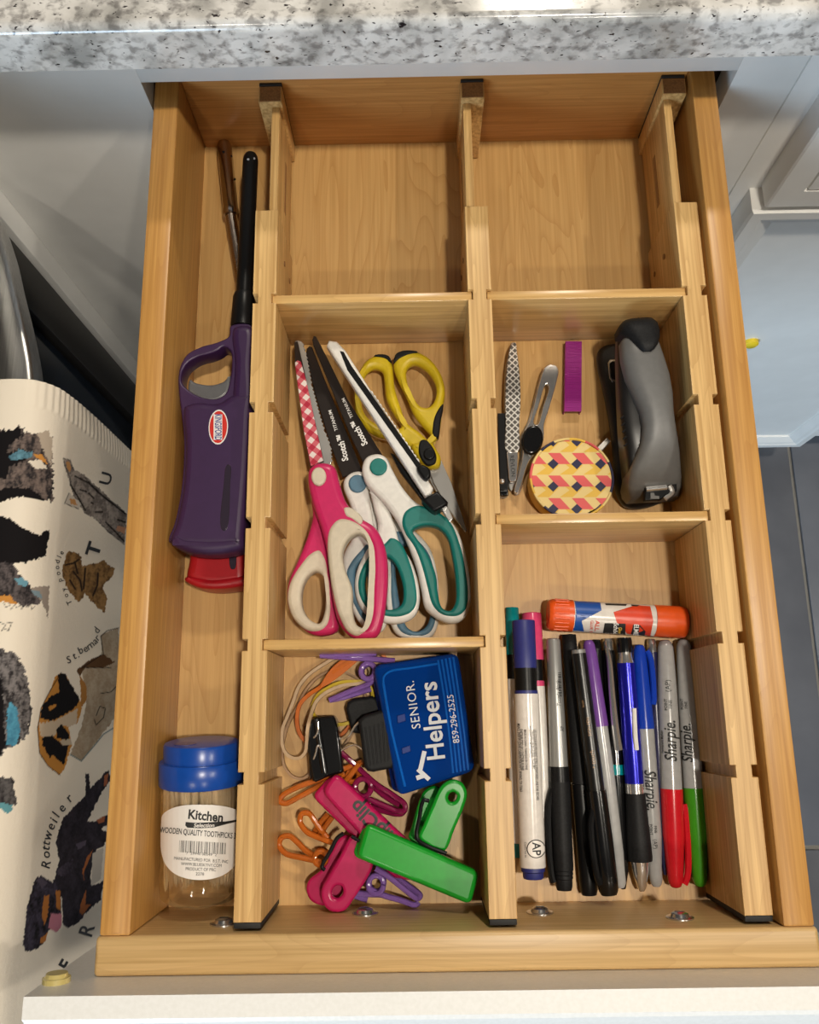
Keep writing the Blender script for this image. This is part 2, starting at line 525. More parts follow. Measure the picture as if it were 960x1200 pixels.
obj('bumper', lathe(c, c + np.array([0, -0.006, 0]), [(0, 0.0001), (0, 0.0075), (0.7, 0.0075), (1, 0.005), (1, 0.0001)], 16), 'yellow_rubber', nb)

# ---------------- the range at the left, facing the drawer's side
MAT['oven_dark'] = principled('oven_dark', (0.05, 0.047, 0.043), 0.35, 0.6)
MAT['oven_glass'] = principled('oven_glass', (0.008, 0.014, 0.024), 0.10)
ov = thing('range_oven', 'dark glass fronted range with a bowed steel handle', 'oven', (-0.5, 0.1, -0.75))
obj('body', box(-0.90, -0.345, -0.32, 0.466, -0.75, 0.10, 0.002), 'oven_dark', ov)
obj('side_trim', box(-0.345, -0.3260, 0.4275, 0.4665, -0.72, 0.04, 0.001), 'oven_dark', ov)
obj('oven_door', box(-0.345, -0.3330, -0.31, 0.4255, -0.55, 0.03, 0.002), 'oven_glass', ov)
obj('drawer_front', box(-0.345, -0.3330, -0.31, 0.4255, -0.72, -0.556, 0.002), 'oven_glass', ov)
obj('cooktop', box(-0.90, -0.325, -0.32, 0.466, 0.10, 0.128, 0.004), 'brushed', ov)
hp = smooth_loop([(-0.335, 0.475 - 0.02, 0.0), (-0.318, 0.4428, 0.0), (-0.3035, 0.412, 0.0), (-0.295, 0.3843, 0.0), (-0.2845, 0.3507, 0.0), (-0.2775, 0.323, 0.0), (-0.270, 0.26, 0), (-0.266, 0.17, 0), (-0.2645, 0.08, 0), (-0.266, -0.01, 0), (-0.270, -0.10, 0), (-0.28, -0.18, 0), (-0.303, -0.26, 0), (-0.335, -0.30, 0)], 5, closed=False)
def bar(path, hw, hh, r=0.35):
    P = np.asarray(path); T = np.gradient(P, axis=0); T /= np.linalg.norm(T, axis=1)[:, None]
    rings = []
    for p, t in zip(P, T):
        s = np.cross(t, [0, 0, 1.0]); s /= np.linalg.norm(s)
        ring = []
        for j in range(20):
            a = 2 * math.pi * j / 20; ca, sa = math.cos(a), math.sin(a)
            ring.append(p + s * hw * math.copysign(abs(ca) ** r, ca) + np.array([0, 0, 1]) * hh * math.copysign(abs(sa) ** r, sa))
        rings.append(ring)
    return loft(rings)
obj('handle', bar(hp, 0.0125, 0.0105), 'brushed', ov, label='bowed brushed steel handle')

# ================================================================== THE DRAWER
WO, WI, LEN = 0.1775, 0.1619, 0.498
dr = thing('kitchen_drawer', 'long pulled-out wooden drawer box with a white front panel', 'drawer', (0, 0.25, -0.02))
for s in (-1, 1):
    a, b = sorted((s * WI, s * WO))
    obj('drawer_side', box(a, b, -0.002, LEN + 0.012, -0.018, H, 0.0015), 'maple', dr)
obj('drawer_back', box(-WI, WI, LEN, LEN + 0.012, -0.018, H - 0.001, 0.001), 'maple_x', dr)
obj('drawer_bottom', box(-WI, WI, -0.002, LEN, -0.008, 0.0), 'maple_floor', dr, smooth=False)
obj('inner_front', box(-0.1792, 0.1790, -0.0205, -0.002, -0.020, H, 0.0022, 3), 'maple_front', dr)
# white front with a chamfered outer edge
xa, xb, zt = -0.2005, 0.2085, 0.0945
rings = []
for y, ins in ((-0.0206, 0.0), (-0.0303, 0.0), (-0.0325, 0.0012), (-0.0395, 0.009), (-0.0405, 0.011)):
    rings.append([(xa + ins, y, -0.06 + ins), (xb - ins, y, -0.06 + ins), (xb - ins, y, zt - ins), (xa + ins, y, zt - ins)])
fp = obj('front_panel', loft(rings), 'white_panel', dr, smooth=False, label='white painted drawer front')
MAT['pale_bumper'] = principled('pale_bumper', (0.68, 0.56, 0.20), 0.35, **{'Transmission Weight': 0.25})
c = UA(66, 1151, 1, -0.0206)
obj('bumper', lathe(c, c + np.array([0, 0.0042, 0]), [(0, 0.0001), (0, 0.0066), (0.55, 0.0066), (0.6, 0.0056), (1, 0.005), (1, 0.0001)], 20), 'pale_bumper', dr, label='pale yellow rubber bumper')
for px, py in ((262, 1083), (428, 1071), (633, 1070), (797, 1076)):
    c = UA(px, py, 1, -0.002); c[0] += 0
    q = np.array([0, 0.0032, 0])
    sc_ = obj('screw', lathe(c, c + q, [(0, 0.0001), (0, 0.0072), (0.22, 0.0072), (0.30, 0.0050), (0.75, 0.0044), (1, 0.0028), (1, 0.0001)], 20), 'screw_steel', dr)
    obj('slot', box(c[0] - 0.0022, c[0] + 0.0022, c[1] + 0.0031, c[1] + 0.0034, c[2] - 0.0005, c[2] + 0.0005), 'black', sc_)

# ---------------- bamboo dividers
NY = (0.0717, 0.1410, 0.2090, 0.2778, 0.3470)
HD = 0.0607
def divider(x0, x1, slide_left, label):
    t = thing('drawer_divider', label, 'divider', ((x0 + x1) / 2, 0.25, 0), 'bamboo dividers standing along the drawer')
    w, d = 0.0031, 0.0030
    L = [(x0, 0.0022)]
    for y in NY: L += [(x0, y - w), (x0 + d, y - w), (x0 + d, y + w), (x0, y + w)]
    L += [(x0, 0.4065), (x1, 0.4065)]
    for y in NY[::-1]: L += [(x1, y + w), (x1 - d, y + w), (x1 - d, y - w), (x1, y - w)]
    L += [(x1, 0.0022)]
    obj('beam', extr(L, 0.0006, HD, bev=0.0004, res=1), 'bamboo', t)
    sx = x0 + 0.0012 if slide_left else x1 - 0.0064
    sl = obj('slide', box(sx, sx + 0.0052, 0.4066, 0.4835, 0.004, HD - 0.004, 0.0005), 'bamboo', t)
    obj('end_block', box(x0 - 0.0002, x1 + 0.0006, 0.4836, 0.4955, 0.001, HD + 0.0005, 0.0006), 'bamboo', t)
    obj('end_grain', box(x0 + 0.0006, x1 - 0.0002, 0.4842, 0.4950, HD + 0.0005, HD + 0.0008), 'bamboo_end', t, label='dark end grain')
    obj('pad', box(x0, x1 + 0.0004, 0.4956, 0.4978, 0.002, HD + 0.001, 0.0004), 'black_pad', t)
    obj('pad', box(x0 + 0.0002, x1 - 0.0002, -0.0008, 0.0021, 0.001, HD - 0.0006, 0.0004), 'black_pad', t)
    sidex = (x0 - 0.0002) if slide_left else (x1 + 0.0002)
    for y, z in ((0.385, 0.034), (0.385, 0.012)):
        A = np.array([sidex, y, z]); B = A + np.array([(-0.0004 if slide_left else 0.0004), 0, 0])
        obj('plug_hole', lathe(A, B, [(0, 0.0001), (0, 0.0018), (1, 0.0018), (1, 0.0001)], 12), 'bamboo_end', t)
    s0 = sx - 0.0002 if slide_left else sx + 0.0052
    obj('slot', box(s0, s0 + 0.0002, 0.425, 0.462, 0.026, 0.031), 'bamboo_end', sl)
divider(-0.1120, -0.0980, False, 'bamboo divider between the lighters and the scissors')
divider(0.0170, 0.0312, True, 'bamboo divider between the scissors and the stapler')
divider(0.1452, 0.1596, True, 'bamboo divider beside the drawer wall next to the stapler')
def cross(x0, x1, y, label):
    single('cross_panel', box(x0, x1, y - 0.0028, y + 0.0028, 0.0006, 0.0588, 0.0004), 'bamboo_x', label, 'divider panel', 'thin bamboo cross panels slotted between dividers')
cross(-0.1005, 0.0195, NY[4], 'thin bamboo cross panel behind the scissors')
cross(0.0288, 0.1477, NY[4], 'thin bamboo cross panel behind the stapler and staple strip')
cross(0.0288, 0.1477, NY[2], 'thin bamboo cross panel between the tape measure and the glue stick')
cross(-0.1005, 0.0195, NY[1], 'thin bamboo cross panel between the scissors and the clips')

# ================================================================== LIGHTERS AND JAR (left channel)
LA = crop(190, 370, 3.638)      # close look at the lighter
plastic('purple_body', (0.034, 0.011, 0.054), 0.42)
plastic('red_body', (0.36, 0.006, 0.012), 0.35)
plastic('trigger_grey', (0.10, 0.10, 0.105), 0.35)
MAT['window_smoke'] = principled('window_smoke', (0.03, 0.022, 0.035), 0.12)
MAT['label_red'] = principled('label_red', (0.55, 0.03, 0.02), 0.35)
MAT['label_white'] = principled('label_white', (0.72, 0.70, 0.68), 0.35)
MAT['label_blue'] = principled('label_blue', (0.02, 0.04, 0.22), 0.35)
# red lighter underneath, with a flexible metal neck
rl = thing('gas_lighter', 'red gas lighter with flexible metal neck under the purple lighter', 'lighter', (-0.135, 0.2, 0))
red_out = LA([(150, 420), (250, 410), (330, 415), (352, 430), (362, 700), (360, 1000), (356, 1140), (310, 1152), (220, 1158), (150, 1150), (98, 1118), (108, 1040), (118, 900), (120, 600), (130, 440)])
rb_ = obj('body', shape(red_out, 0.0008, 0.0235, bev=0.006, res=3), 'red_body', rl)
obj('end_cap', shape(LA([(90, 1122), (100, 1108), (220, 1120), (354, 1108), (358, 1140), (310, 1156), (220, 1164), (150, 1156)]), 0.001, 0.0242, bev=0.003), 'red_body', rl)
obj('fuel_window', shape(LA([(290, 1010), (312, 1010), (310, 1078), (292, 1078)]), 0.0225, 0.0240, bev=0.0005), 'window_smoke', rl)
A = U(283.5, 330, 0.010); B = U(271, 253, 0.010); T0 = U(262.5, 168, 0.010)
cor = [(i / 60, 0.0037 + 0.0005 * (i % 2)) for i in range(61)]
obj('flexible_neck', lathe(A, B, [(0, 0.0001)] + cor + [(1, 0.0001)], 16), 'dark_chrome', rl, angle=15)
tip = obj('metal_tip', lathe(B, T0, [(0, 0.0001), (0, 0.0054), (0.05, 0.0058), (0.1, 0.0052), (0.95, 0.0052), (1, 0.0044), (1, 0.0001)], 20), 'dark_chrome', rl)
for px, py in ((262, 178), (271, 183), (275, 210)):
    d = drop([(px, py)], bvh_of(tip), 0.0)[0]
    if d is not None:
        obj('vent_hole', lathe(d - np.array([0, 0, .0002]), d + np.array([0, 0, 0.0002]), [(0, 0.0001), (0, 0.0009), (1, 0.0009), (1, 0.0001)], 10), 'black', tip)
# purple lighter on top
pl = thing('gas_lighter', 'purple gas lighter with long black nozzle and guarded trigger', 'lighter', (-0.135, 0.25, 0))
out = LA([(292, 42), (385, 42), (388, 200), (382, 420), (372, 640), (358, 820), (348, 950), (350, 975), (200, 985), (30, 965), (28, 945), (50, 890), (78, 760), (90, 640), (92, 520), (82, 420), (70, 320), (68, 260), (80, 205), (110, 160), (170, 130), (240, 110), (285, 85)])
hole = LA([(262, 130), (292, 150), (296, 215), (290, 265), (270, 330), (235, 352), (190, 352), (140, 335), (105, 310), (84, 285), (84, 245), (105, 205), (150, 175), (205, 160), (240, 145)])
low = LA([(300, 330), (384, 330), (382, 420), (372, 640), (358, 820), (348, 950), (350, 975), (200, 985), (30, 965), (28, 945), (50, 890), (78, 760), (90, 640), (92, 520), (84, 430), (90, 380), (150, 362), (235, 366)])
neck = LA([(300, 42), (385, 42), (389, 200), (382, 420), (340, 440), (300, 400), (302, 200)])
pb = obj('body', join(shape(out, 0.0285, 0.0425, [hole], bev=0.0011), shape(low, 0.0255, 0.0455, bev=0.0048, res=4), shape(neck, 0.0262, 0.0450, bev=0.005, res=4)), 'purple_body', pl)
obj('end_cap', shape(LA([(22, 950), (60, 942), (200, 948), (330, 942), (350, 960), (345, 985), (290, 1005), (200, 1014), (110, 1005), (40, 975)]), 0.0250, 0.0462, bev=0.005, res=3), 'purple_body', pl)
obj('trigger', shape(LA([(118, 268), (135, 280), (170, 290), (215, 292), (260, 278), (288, 252), (290, 290), (275, 335), (235, 358), (180, 356), (135, 338), (110, 322)]), 0.029, 0.0422, bev=0.0018, k=3), 'trigger_grey', pl, label='dark grey trigger')
obj('fuel_window', shape(LA([(272, 640), (282, 633), (292, 640), (290, 720), (278, 905), (265, 918), (250, 905), (262, 720)]), 0.0446, 0.0458, bev=0.0004), 'window_smoke', pl)
zc = 0.0355
A = U(284.5, 384, zc); B = U(286.5, 345, zc); Cc = U(294, 181, zc)
obj('collar', lathe(A, B, [(0, 0.0001), (0, 0.0072), (0.02, 0.0075), (0.9, 0.0071), (1, 0.0064), (1, 0.0001)], 24), 'black', pl)
nz_ = obj('nozzle', lathe(B, Cc, [(0, 0.0001), (0, 0.0052), (0.95, 0.0050), (0.98, 0.0046), (1, 0.0036), (1, 0.0001)], 24), 'black', pl)
for px, py in ((291, 187), (298, 186)):
    d = drop([(px, py)], bvh_of(nz_), 0.0)[0]
    if d is not None: obj('vent_hole', lathe(d - np.array([0, 0, .0002]), d + np.array([0, 0, 0.0003]), [(0, 0.0001), (0, 0.0008), (1, 0.0008), (1, 0.0001)], 10), 'chrome', nz_)
def ell(cx, cy, rx, ry, a=0, n=28):
    a = math.radians(a); o = []
    for i in range(n):
        t = 2 * math.pi * i / n
        x, y = rx * math.cos(t), ry * math.sin(t)
        o.append((cx + x * math.cos(a) - y * math.sin(a), cy + x * math.sin(a) + y * math.cos(a)))
    return o
lx, ly = LA([(240, 475)])[0]
em = patch(pl, [pb], ell(lx, ly, 11.4, 20.5, 3), 'label_white', 'emblem', 0.00010, 0)
patch(em, [pb], ell(lx, ly, 10.2, 18.8, 3), 'label_red', 'emblem_field', 0.00018, 0)
patch(em, [pb], [(lx - 5.5, ly - 15), (lx + 4.6, ly - 15), (lx + 4.6, ly + 15), (lx - 5.5, ly + 15)], 'label_white', 'emblem_band', 0.00022, 0)
lettering(em, [pb], 'KINGSFORD', lx - 0.4, ly, 90, 7.6, 'label_blue', 0.0003, bold=0.016, xs=0.50)

# toothpick jar lying on its side
jl = 0.0236
jar = thing('toothpick_jar', 'clear plastic jar of toothpicks with a blue stepped lid', 'jar', (-0.137, 0.05, 0))
jA = U(233.5, 1052, jl); jB = U(236, 912, jl); jx = (jA + jB) / 2
jA[0] = jB[0] = -0.1378
MAT['clear'] = principled('clear', (0.96, 0.95, 0.93), 0.05, **{'Transmission Weight': 1.0, 'IOR': 1.25, 'Alpha': 0.55})
plastic('lid_blue', (0.006, 0.060, 0.33), 0.28)
R0 = 0.0222
def jtilt(d, a=0.14):
    """the lid end of the lying jar is propped up a little"""
    v, f = d; v = np.array(v); y, z = v[:, 1] - jA[1], v[:, 2] - 0.001
    v[:, 1] = jA[1] + y * math.cos(a) - z * math.sin(a) + 0.003; v[:, 2] = 0.001 + y * math.sin(a) + z * math.cos(a)
    return v, f
obj('jar_body', jtilt(lathe(jA, jB, [(0, 0.0001), (0.0, 0.016), (0.015, 0.0195), (0.05, R0 - 0.0004), (0.10, R0), (0.94, R0), (0.97, R0 - 0.001), (1, R0 - 0.002), (1, 0.0001)], 40)), 'clear', jar)
MAT['pick'] = noisy('pick', (0.50, 0.36, 0.20), (0.62, 0.47, 0.28), 80, 0.6)
pk = []
for i in range(230):
    a = rng.uniform(0, 2 * math.pi); rr = 0.0196 * math.sqrt(rng.uniform(0.1, 1))
    x, z = rr * math.cos(a), rr * math.sin(a) * 0.95
    y0 = jA[1] + 0.0045 + rng.uniform(0, 0.004) + 0.012 * (z > 0.004)
    y1 = y0 + 0.058
    w = rng.normal(0, 0.0009, 2)
    p, q = np.array([jA[0] + x, y0, jl + z]), np.array([jA[0] + np.clip(x + w[0], -.0196, .0196), min(y1, jB[1]), jl + z + w[1] * .3])
    pk.append(lathe(p, q, [(0, 0.0003), (0.08, 0.0010), (0.92, 0.0010), (1, 0.0003)], 5))
tp = obj('toothpicks', jtilt(join(*pk)), 'pick', jar); tp['kind'] = 'stuff'
# lid: wide skirt, narrower top, both ends seen from above
y2 = jB[1]
Lq = lambda d: np.array([jB[0], y2 + d, jl])
lid = obj('lid', jtilt(lathe(Lq(-0.0012), Lq(0.0215), [(0, 0.0001), (0, 0.0228), (0.03, 0.0232), (0.52, 0.0232), (0.56, 0.0226), (0.565, 0.0208), (0.93, 0.0208), (0.98, 0.0202), (1, 0.0188), (1, 0.0001)], 40)), 'lid_blue', jar, label='blue two-step lid')
ec = np.array([jB[0] - 0.007, y2 + 0.0215, jl + 0.009])
obj('pour_hole', jtilt(lathe(ec, ec + np.array([0, 0.0003, 0]), [(0, 0.0001), (0, 0.006), (1, 0.006), (1, 0.0001)], 20)), 'label_blue', jar)
# label wrapped on the upper side
jb = [o for o in jar.children if o.name.startswith('jar_body')]
JT = crop(170, 840, 5.0)
labo = JT([(105, 575), (150, 540), (230, 518), (320, 514), (420, 518), (490, 530), (545, 555), (550, 640), (545, 800), (530, 860), (490, 905), (430, 938), (340, 955), (250, 948), (170, 915), (120, 860), (98, 790), (94, 700), (98, 620)])
lb = patch(jar, jb, labo, 'paper', 'label_sheet', 0.0003, 2, 3)
lb['label'] = 'white oval paper label with black print'
def jt(body, x, y, h, ang=0, **kw):
    (px, py), = JT([(x, y)])
    lettering(lb, jb, body, px, py, ang, h, 'ink', 0.0005, **kw)
jt('Kitchen', 355, 582, 10.5, 6, bold=0.03, xs=0.86)
patch(lb, jb, JT([(240, 615), (300, 620), (470, 612), (540, 602), (542, 612), (480, 626), (400, 648), (320, 652), (250, 648), (238, 635)]), 'ink', 'brush_stroke', 0.0005, 1)
lettering(lb, jb, 'Selection', *JT([(345, 635)])[0], 0, 4.4, 'paper', 0.0008, bold=0.02, shear=0.2)
jt('WOODEN QUALITY TOOTHPICKS 300', 325, 682, 6.6, 5, bold=0.012, xs=0.56)
for i, x in enumerate(range(205, 475, 9)):
    w = 1.6 + 3.4 * ((i * 7) % 5) / 4
    patch(lb, jb, JT([(x, 722 + (x - 205) * 0.06), (x + w, 722 + (x - 205) * 0.06), (x + w - 3, 792 + (x - 205) * 0.05), (x - 3, 792 + (x - 205) * 0.05)]), 'ink', 'barcode_bar', 0.0005, 0)
jt('7  29940 00049  2', 330, 803, 3.0, 4, xs=1.1)
jt('MANUFACTURED FOR  B.S.T. INC', 328, 838, 3.6, 4, xs=0.8)
jt('WWW.BLUESKYNY.COM', 330, 866, 3.6, 3, xs=0.8)
jt('PRODUCT OF PRC', 326, 893, 3.6, 2, xs=0.8)
jt('2278', 322, 920, 3.4, 2)

# ================================================================== SCISSORS
plastic('pink', (0.52, 0.018, 0.11), 0.32)
plastic('cream', (0.56, 0.49, 0.38), 0.55)
plastic('white_plastic', (0.72, 0.70, 0.66), 0.28)
plastic('teal', (0.0, 0.155, 0.135), 0.5)
plastic('dusty_blue', (0.075, 0.165, 0.24), 0.5)
plastic('yellow', (0.60, 0.44, 0.012), 0.45)
MAT['dark_blade'] = principled('dark_blade', (0.045, 0.036, 0.033), 0.28, 0.6)
MAT['blade_steel'] = principled('blade_steel', (0.50, 0.49, 0.47), 0.25, 0.55)
def gingham():
    m = principled('gingham', (0.5, 0.02, 0.06), 0.4)
    b = m.node_tree.nodes['Principled BSDF']
    tc = N(m, 'ShaderNodeTexCoord'); mp = N(m, 'ShaderNodeMapping')
    mp.inputs['Rotation'].default_value = (0, 0, math.radians(38)); mp.inputs['Scale'].default_value = (148, 148, 0)
    link(m, tc, 'Object', mp, 'Vector')
    sp = N(m, 'ShaderNodeSeparateXYZ'); link(m, mp, 'Vector', sp, 'Vector')
    vals = []
    for ax in 'XY':
        fr = N(m, 'ShaderNodeMath', operation='FRACT'); link(m, sp, ax, fr, 0)
        gt = N(m, 'ShaderNodeMath', operation='GREATER_THAN'); gt.inputs[1].default_value = 0.5; link(m, fr, 'Value', gt, 0)
        vals.append(gt)
    ad = N(m, 'ShaderNodeMath', operation='ADD'); link(m, vals[0], 'Value', ad, 0); link(m, vals[1], 'Value', ad, 1)
    dv = N(m, 'ShaderNodeMath', operation='MULTIPLY'); dv.inputs[1].default_value = 0.5; link(m, ad, 'Value', dv, 0)
    rp = ramp(m, [(0.0, (0.68, 0.60, 0.58)), (0.5, (0.52, 0.10, 0.13)), (1.0, (0.38, 0.012, 0.04))]); rp.color_ramp.interpolation = 'CONSTANT'
    rp.color_ramp.elements[1].position = 0.3; rp.color_ramp.elements[2].position = 0.8
    link(m, dv, 'Value', rp, 'Fac'); link(m, rp, 'Color', b, 'Base Color')
    return m
MAT['gingham'] = gingham()
def disc(t, name, cx, cy, rpx, z0, z1, mat, conv=C4, ry=None):
    (px, py), = conv([(cx, cy)])
    return obj(name, shape(ell(px, py, rpx, ry or rpx), z0, z1, bev=min(0.0012, (z1 - z0) * .6), k=0, res=3), mat, t)

# dusty blue pair, lowest
sb = thing('scissors', 'scissors with white and dusty blue handles under the teal pair', 'scissors', tuple(U(440, 600, 0)), 'scissors lying in the drawer')
bl = obj('blade', shape(C4([(182, 88), (192, 78), (203, 82), (245, 190), (305, 335), (385, 530), (312, 552), (268, 435), (212, 250), (180, 110)]), 0.0105, 0.0128, bev=0.0006, k=0), 'dark_blade', sb)
obj('blade', shape(C4([(186, 98), (200, 90), (250, 210), (310, 350), (375, 530), (325, 552), (280, 445), (224, 260)]), 0.0080, 0.0103, bev=0.0006, k=0), 'dark_blade', sb)
R1 = C4([(330, 590), (395, 560), (415, 620), (450, 680), (510, 705), (575, 745), (628, 805), (655, 900), (660, 1000), (655, 1090), (630, 1128), (570, 1136), (510, 1120), (485, 1080), (470, 1000), (470, 900), (452, 815), (415, 740), (375, 690), (345, 640)])
h1 = C4([(535, 795), (590, 825), (625, 895), (632, 1000), (620, 1080), (585, 1108), (548, 1095), (528, 1045), (510, 950), (505, 855)])
obj('handle', shape(R1, 0.004, 0.0128, [h1], bev=0.003, res=3), 'white_plastic', sb)
obj('grip', shape(C4([(505, 745), (570, 765), (622, 820), (646, 900), (651, 1000), (645, 1085), (622, 1118), (570, 1126), (522, 1110), (500, 1070), (486, 990), (485, 900), (484, 820)]), 0.0045, 0.0136, [h1], bev=0.002), 'dusty_blue', sb)
L1 = C4([(318, 556), (350, 530), (388, 532), (405, 575), (412, 640), (425, 720), (432, 800), (420, 880), (440, 960), (470, 1040), (465, 1095), (430, 1115), (390, 1095), (350, 1040), (318, 960), (308, 880), (318, 820), (345, 770), (352, 700), (335, 640), (315, 590)])
h2 = C4([(390, 850), (362, 880), (360, 930), (380, 1000), (410, 1060), (432, 1045), (405, 950), (400, 880)])
obj('handle', shape(L1, 0.008, 0.0165, [h2], bev=0.003, res=3), 'white_plastic', sb)
obj('grip', shape(C4([(400, 790), (415, 810), (410, 880), (428, 960), (455, 1040), (450, 1085), (425, 1098), (395, 1080), (358, 1025), (330, 950), (325, 890), (345, 850), (375, 815)]), 0.0085, 0.0172, [h2], bev=0.002), 'dusty_blue', sb)
disc(sb, 'pivot', 366, 574, 10.6, 0.012, 0.0178, 'dusty_blue')
def bt(t, o, body, x, y, h, ang, **kw):
    (px, py), = C4([(x, y)])
    lettering(t, [o], body, px, py, ang, h, 'white_print', 0.0002, **kw)
bt(sb, bl, 'Scotch\u2122', 313, 445, 7.0, 257, bold=0.03, xs=0.85)
bt(sb, bl, 'TITANIUM', 279, 347, 3.8, 252, bold=0.01)

# teal pair
st = thing('scissors', 'scissors with white and teal handles and dark blades', 'scissors', tuple(U(480, 600, 0)), 'scissors lying in the drawer')
obj('blade', shape(C4([(212, 55), (225, 60), (262, 135), (338, 285), (440, 480), (400, 495), (345, 395), (268, 205)]), 0.0160, 0.0182, bev=0.0006, k=0), 'dark_blade', st)
bl = obj('blade', shape(C4([(203, 55), (208, 41), (217, 43), (258, 122), (332, 272), (456, 470), (388, 502), (338, 395), (258, 200), (206, 75)]), 0.0185, 0.0208, bev=0.0006, k=0), 'dark_blade', st)
LT = C4([(412, 590), (470, 650), (500, 720), (520, 790), (560, 850), (588, 940), (590, 1010), (570, 1055), (520, 1078), (460, 1075), (400, 1050), (365, 1000), (355, 940), (365, 880), (400, 810), (425, 770), (440, 730), (425, 660)])
hl = C4([(470, 838), (500, 860), (522, 910), (532, 965), (525, 1010), (495, 1028), (445, 1022), (408, 995), (394, 950), (398, 905), (425, 862)])
obj('handle', shape(LT, 0.0130, 0.0215, [hl], bev=0.003, res=3), 'white_plastic', st)
obj('grip', shape(C4([(462, 790), (488, 768), (520, 785), (556, 858), (578, 942), (580, 1005), (560, 1040), (515, 1056), (460, 1052), (405, 1030), (375, 985), (367, 935), (378, 885), (410, 830), (432, 810)]), 0.0135, 0.0224, [hl], bev=0.002), 'teal', st)
RT = C4([(382, 512), (398, 476), (440, 464), (472, 478), (492, 520), (532, 590), (582, 642), (650, 670), (712, 716), (748, 790), (767, 870), (777, 970), (770, 1030), (742, 1068), (700, 1078), (650, 1058), (612, 1025), (598, 960), (580, 880), (550, 800), (510, 710), (460, 640), (402, 580), (385, 545)])
hr = C4([(566, 742), (605, 724), (655, 730), (690, 765), (710, 840), (722, 930), (720, 1005), (700, 1033), (672, 1022), (657, 970), (650, 905), (622, 832), (588, 782)])
obj('handle', shape(RT, 0.0165, 0.0262, [hr], bev=0.0032, res=3), 'white_plastic', st)
obj('grip', shape(C4([(526, 712), (538, 674), (580, 652), (645, 668), (702, 712), (738, 795), (757, 880), (767, 972), (760, 1024), (735, 1050), (700, 1054), (665, 1044), (636, 1012), (618, 950), (600, 880), (572, 805), (540, 755)]), 0.017, 0.0272, [hr], bev=0.002), 'teal', st)
disc(st, 'pivot', 442, 513, 10.2, 0.026, 0.0280, 'teal')
bt(st, bl, 'Scotch\u2122', 373, 392, 7.0, 243, bold=0.03, xs=0.85)
bt(st, bl, 'TITANIUM', 331, 302, 3.8, 245, bold=0.01)

# pink pinking shears, on top
sp_ = thing('scissors', 'pink scissors with cream grips and red gingham blade', 'scissors', tuple(U(400, 600, 0)), 'scissors lying in the drawer')
zz = []
up_ = [(150, 58), (166, 64), (180, 112), (200, 222), (226, 320), (247, 388), (268, 440), (272, 505)]
for (x0, y0), (x1, y1) in zip(up_, up_[1:]):
    n = max(2, int((y1 - y0) / 7))
    for i in range(n):
        t = i / n; zz.append((x0 + (x1 - x0) * t + (5 if i % 2 else 0), y0 + (y1 - y0) * t))
obj('blade', shape(C4(zz + [(268, 515), (238, 512), (200, 300), (140, 60)]), 0.0165, 0.0185, bev=0.0004, k=0), 'blade_steel', sp_, label='silver serrated blade')
obj('blade', shape(C4([(138, 64), (150, 60), (166, 130), (246, 500), (196, 516), (172, 380), (140, 140)]), 0.0190, 0.0207, bev=0.0004, k=0), 'dark_blade', sp_)
obj('blade_cover', shape(C4([(140, 138), (150, 130), (162, 134), (182, 205), (243, 492), (198, 512), (172, 380)]), 0.0206, 0.0212, bev=0.0002, k=0), 'gingham', sp_, label='red and white gingham print')
PA = C4([(200, 620), (235, 640), (250, 720), (262, 820), (280, 950), (298, 1070), (292, 1105), (240, 1122), (195, 1115), (150, 1080), (118, 1030), (109, 975), (120, 915), (150, 848), (185, 760), (203, 690)])
ha = C4([(214, 890), (240, 905), (250, 960), (246, 1040), (228, 1078), (190, 1062), (165, 1018), (165, 955), (185, 910)])
obj('handle', shape(PA, 0.0150, 0.0255, [ha], bev=0.0035, res=3), 'pink', sp_)
obj('grip', shape(C4([(228, 812), (248, 840), (262, 920), (270, 1040), (255, 1090), (225, 1108), (180, 1102), (135, 1062), (112, 995), (120, 935), (160, 865), (195, 825)]), 0.0155, 0.0266, [ha], bev=0.0025), 'cream', sp_)
PB = C4([(186, 560), (190, 520), (212, 500), (250, 496), (282, 510), (300, 570), (325, 640), (370, 690), (430, 730), (465, 800), (476, 880), (472, 980), (456, 1080), (435, 1125), (390, 1136), (340, 1125), (300, 1080), (277, 1000), (265, 900), (255, 820), (235, 740), (205, 650), (192, 600)])
hb = C4([(372, 754), (335, 772), (312, 822), (320, 880), (345, 950), (348, 1030), (360, 1080), (385, 1094), (404, 1060), (412, 950), (415, 860), (405, 790)])
obj('handle', shape(PB, 0.0245, 0.0350, [hb], bev=0.004, res=3), 'pink', sp_)
obj('grip', shape(C4([(257, 770), (268, 730), (300, 700), (345, 705), (395, 738), (418, 780), (424, 860), (420, 960), (412, 1065), (395, 1108), (365, 1124), (330, 1108), (302, 1060), (279, 980), (262, 870)]), 0.025, 0.0362, [hb], bev=0.0025), 'cream', sp_)
obj('grip', shape(C4([(318, 662), (340, 660), (385, 700), (378, 722), (345, 700), (325, 690)]), 0.030, 0.0356, bev=0.001), 'cream', sp_)
disc(sp_, 'pivot', 226, 548, 8.8, 0.0335, 0.0366, 'cream', ry=11)

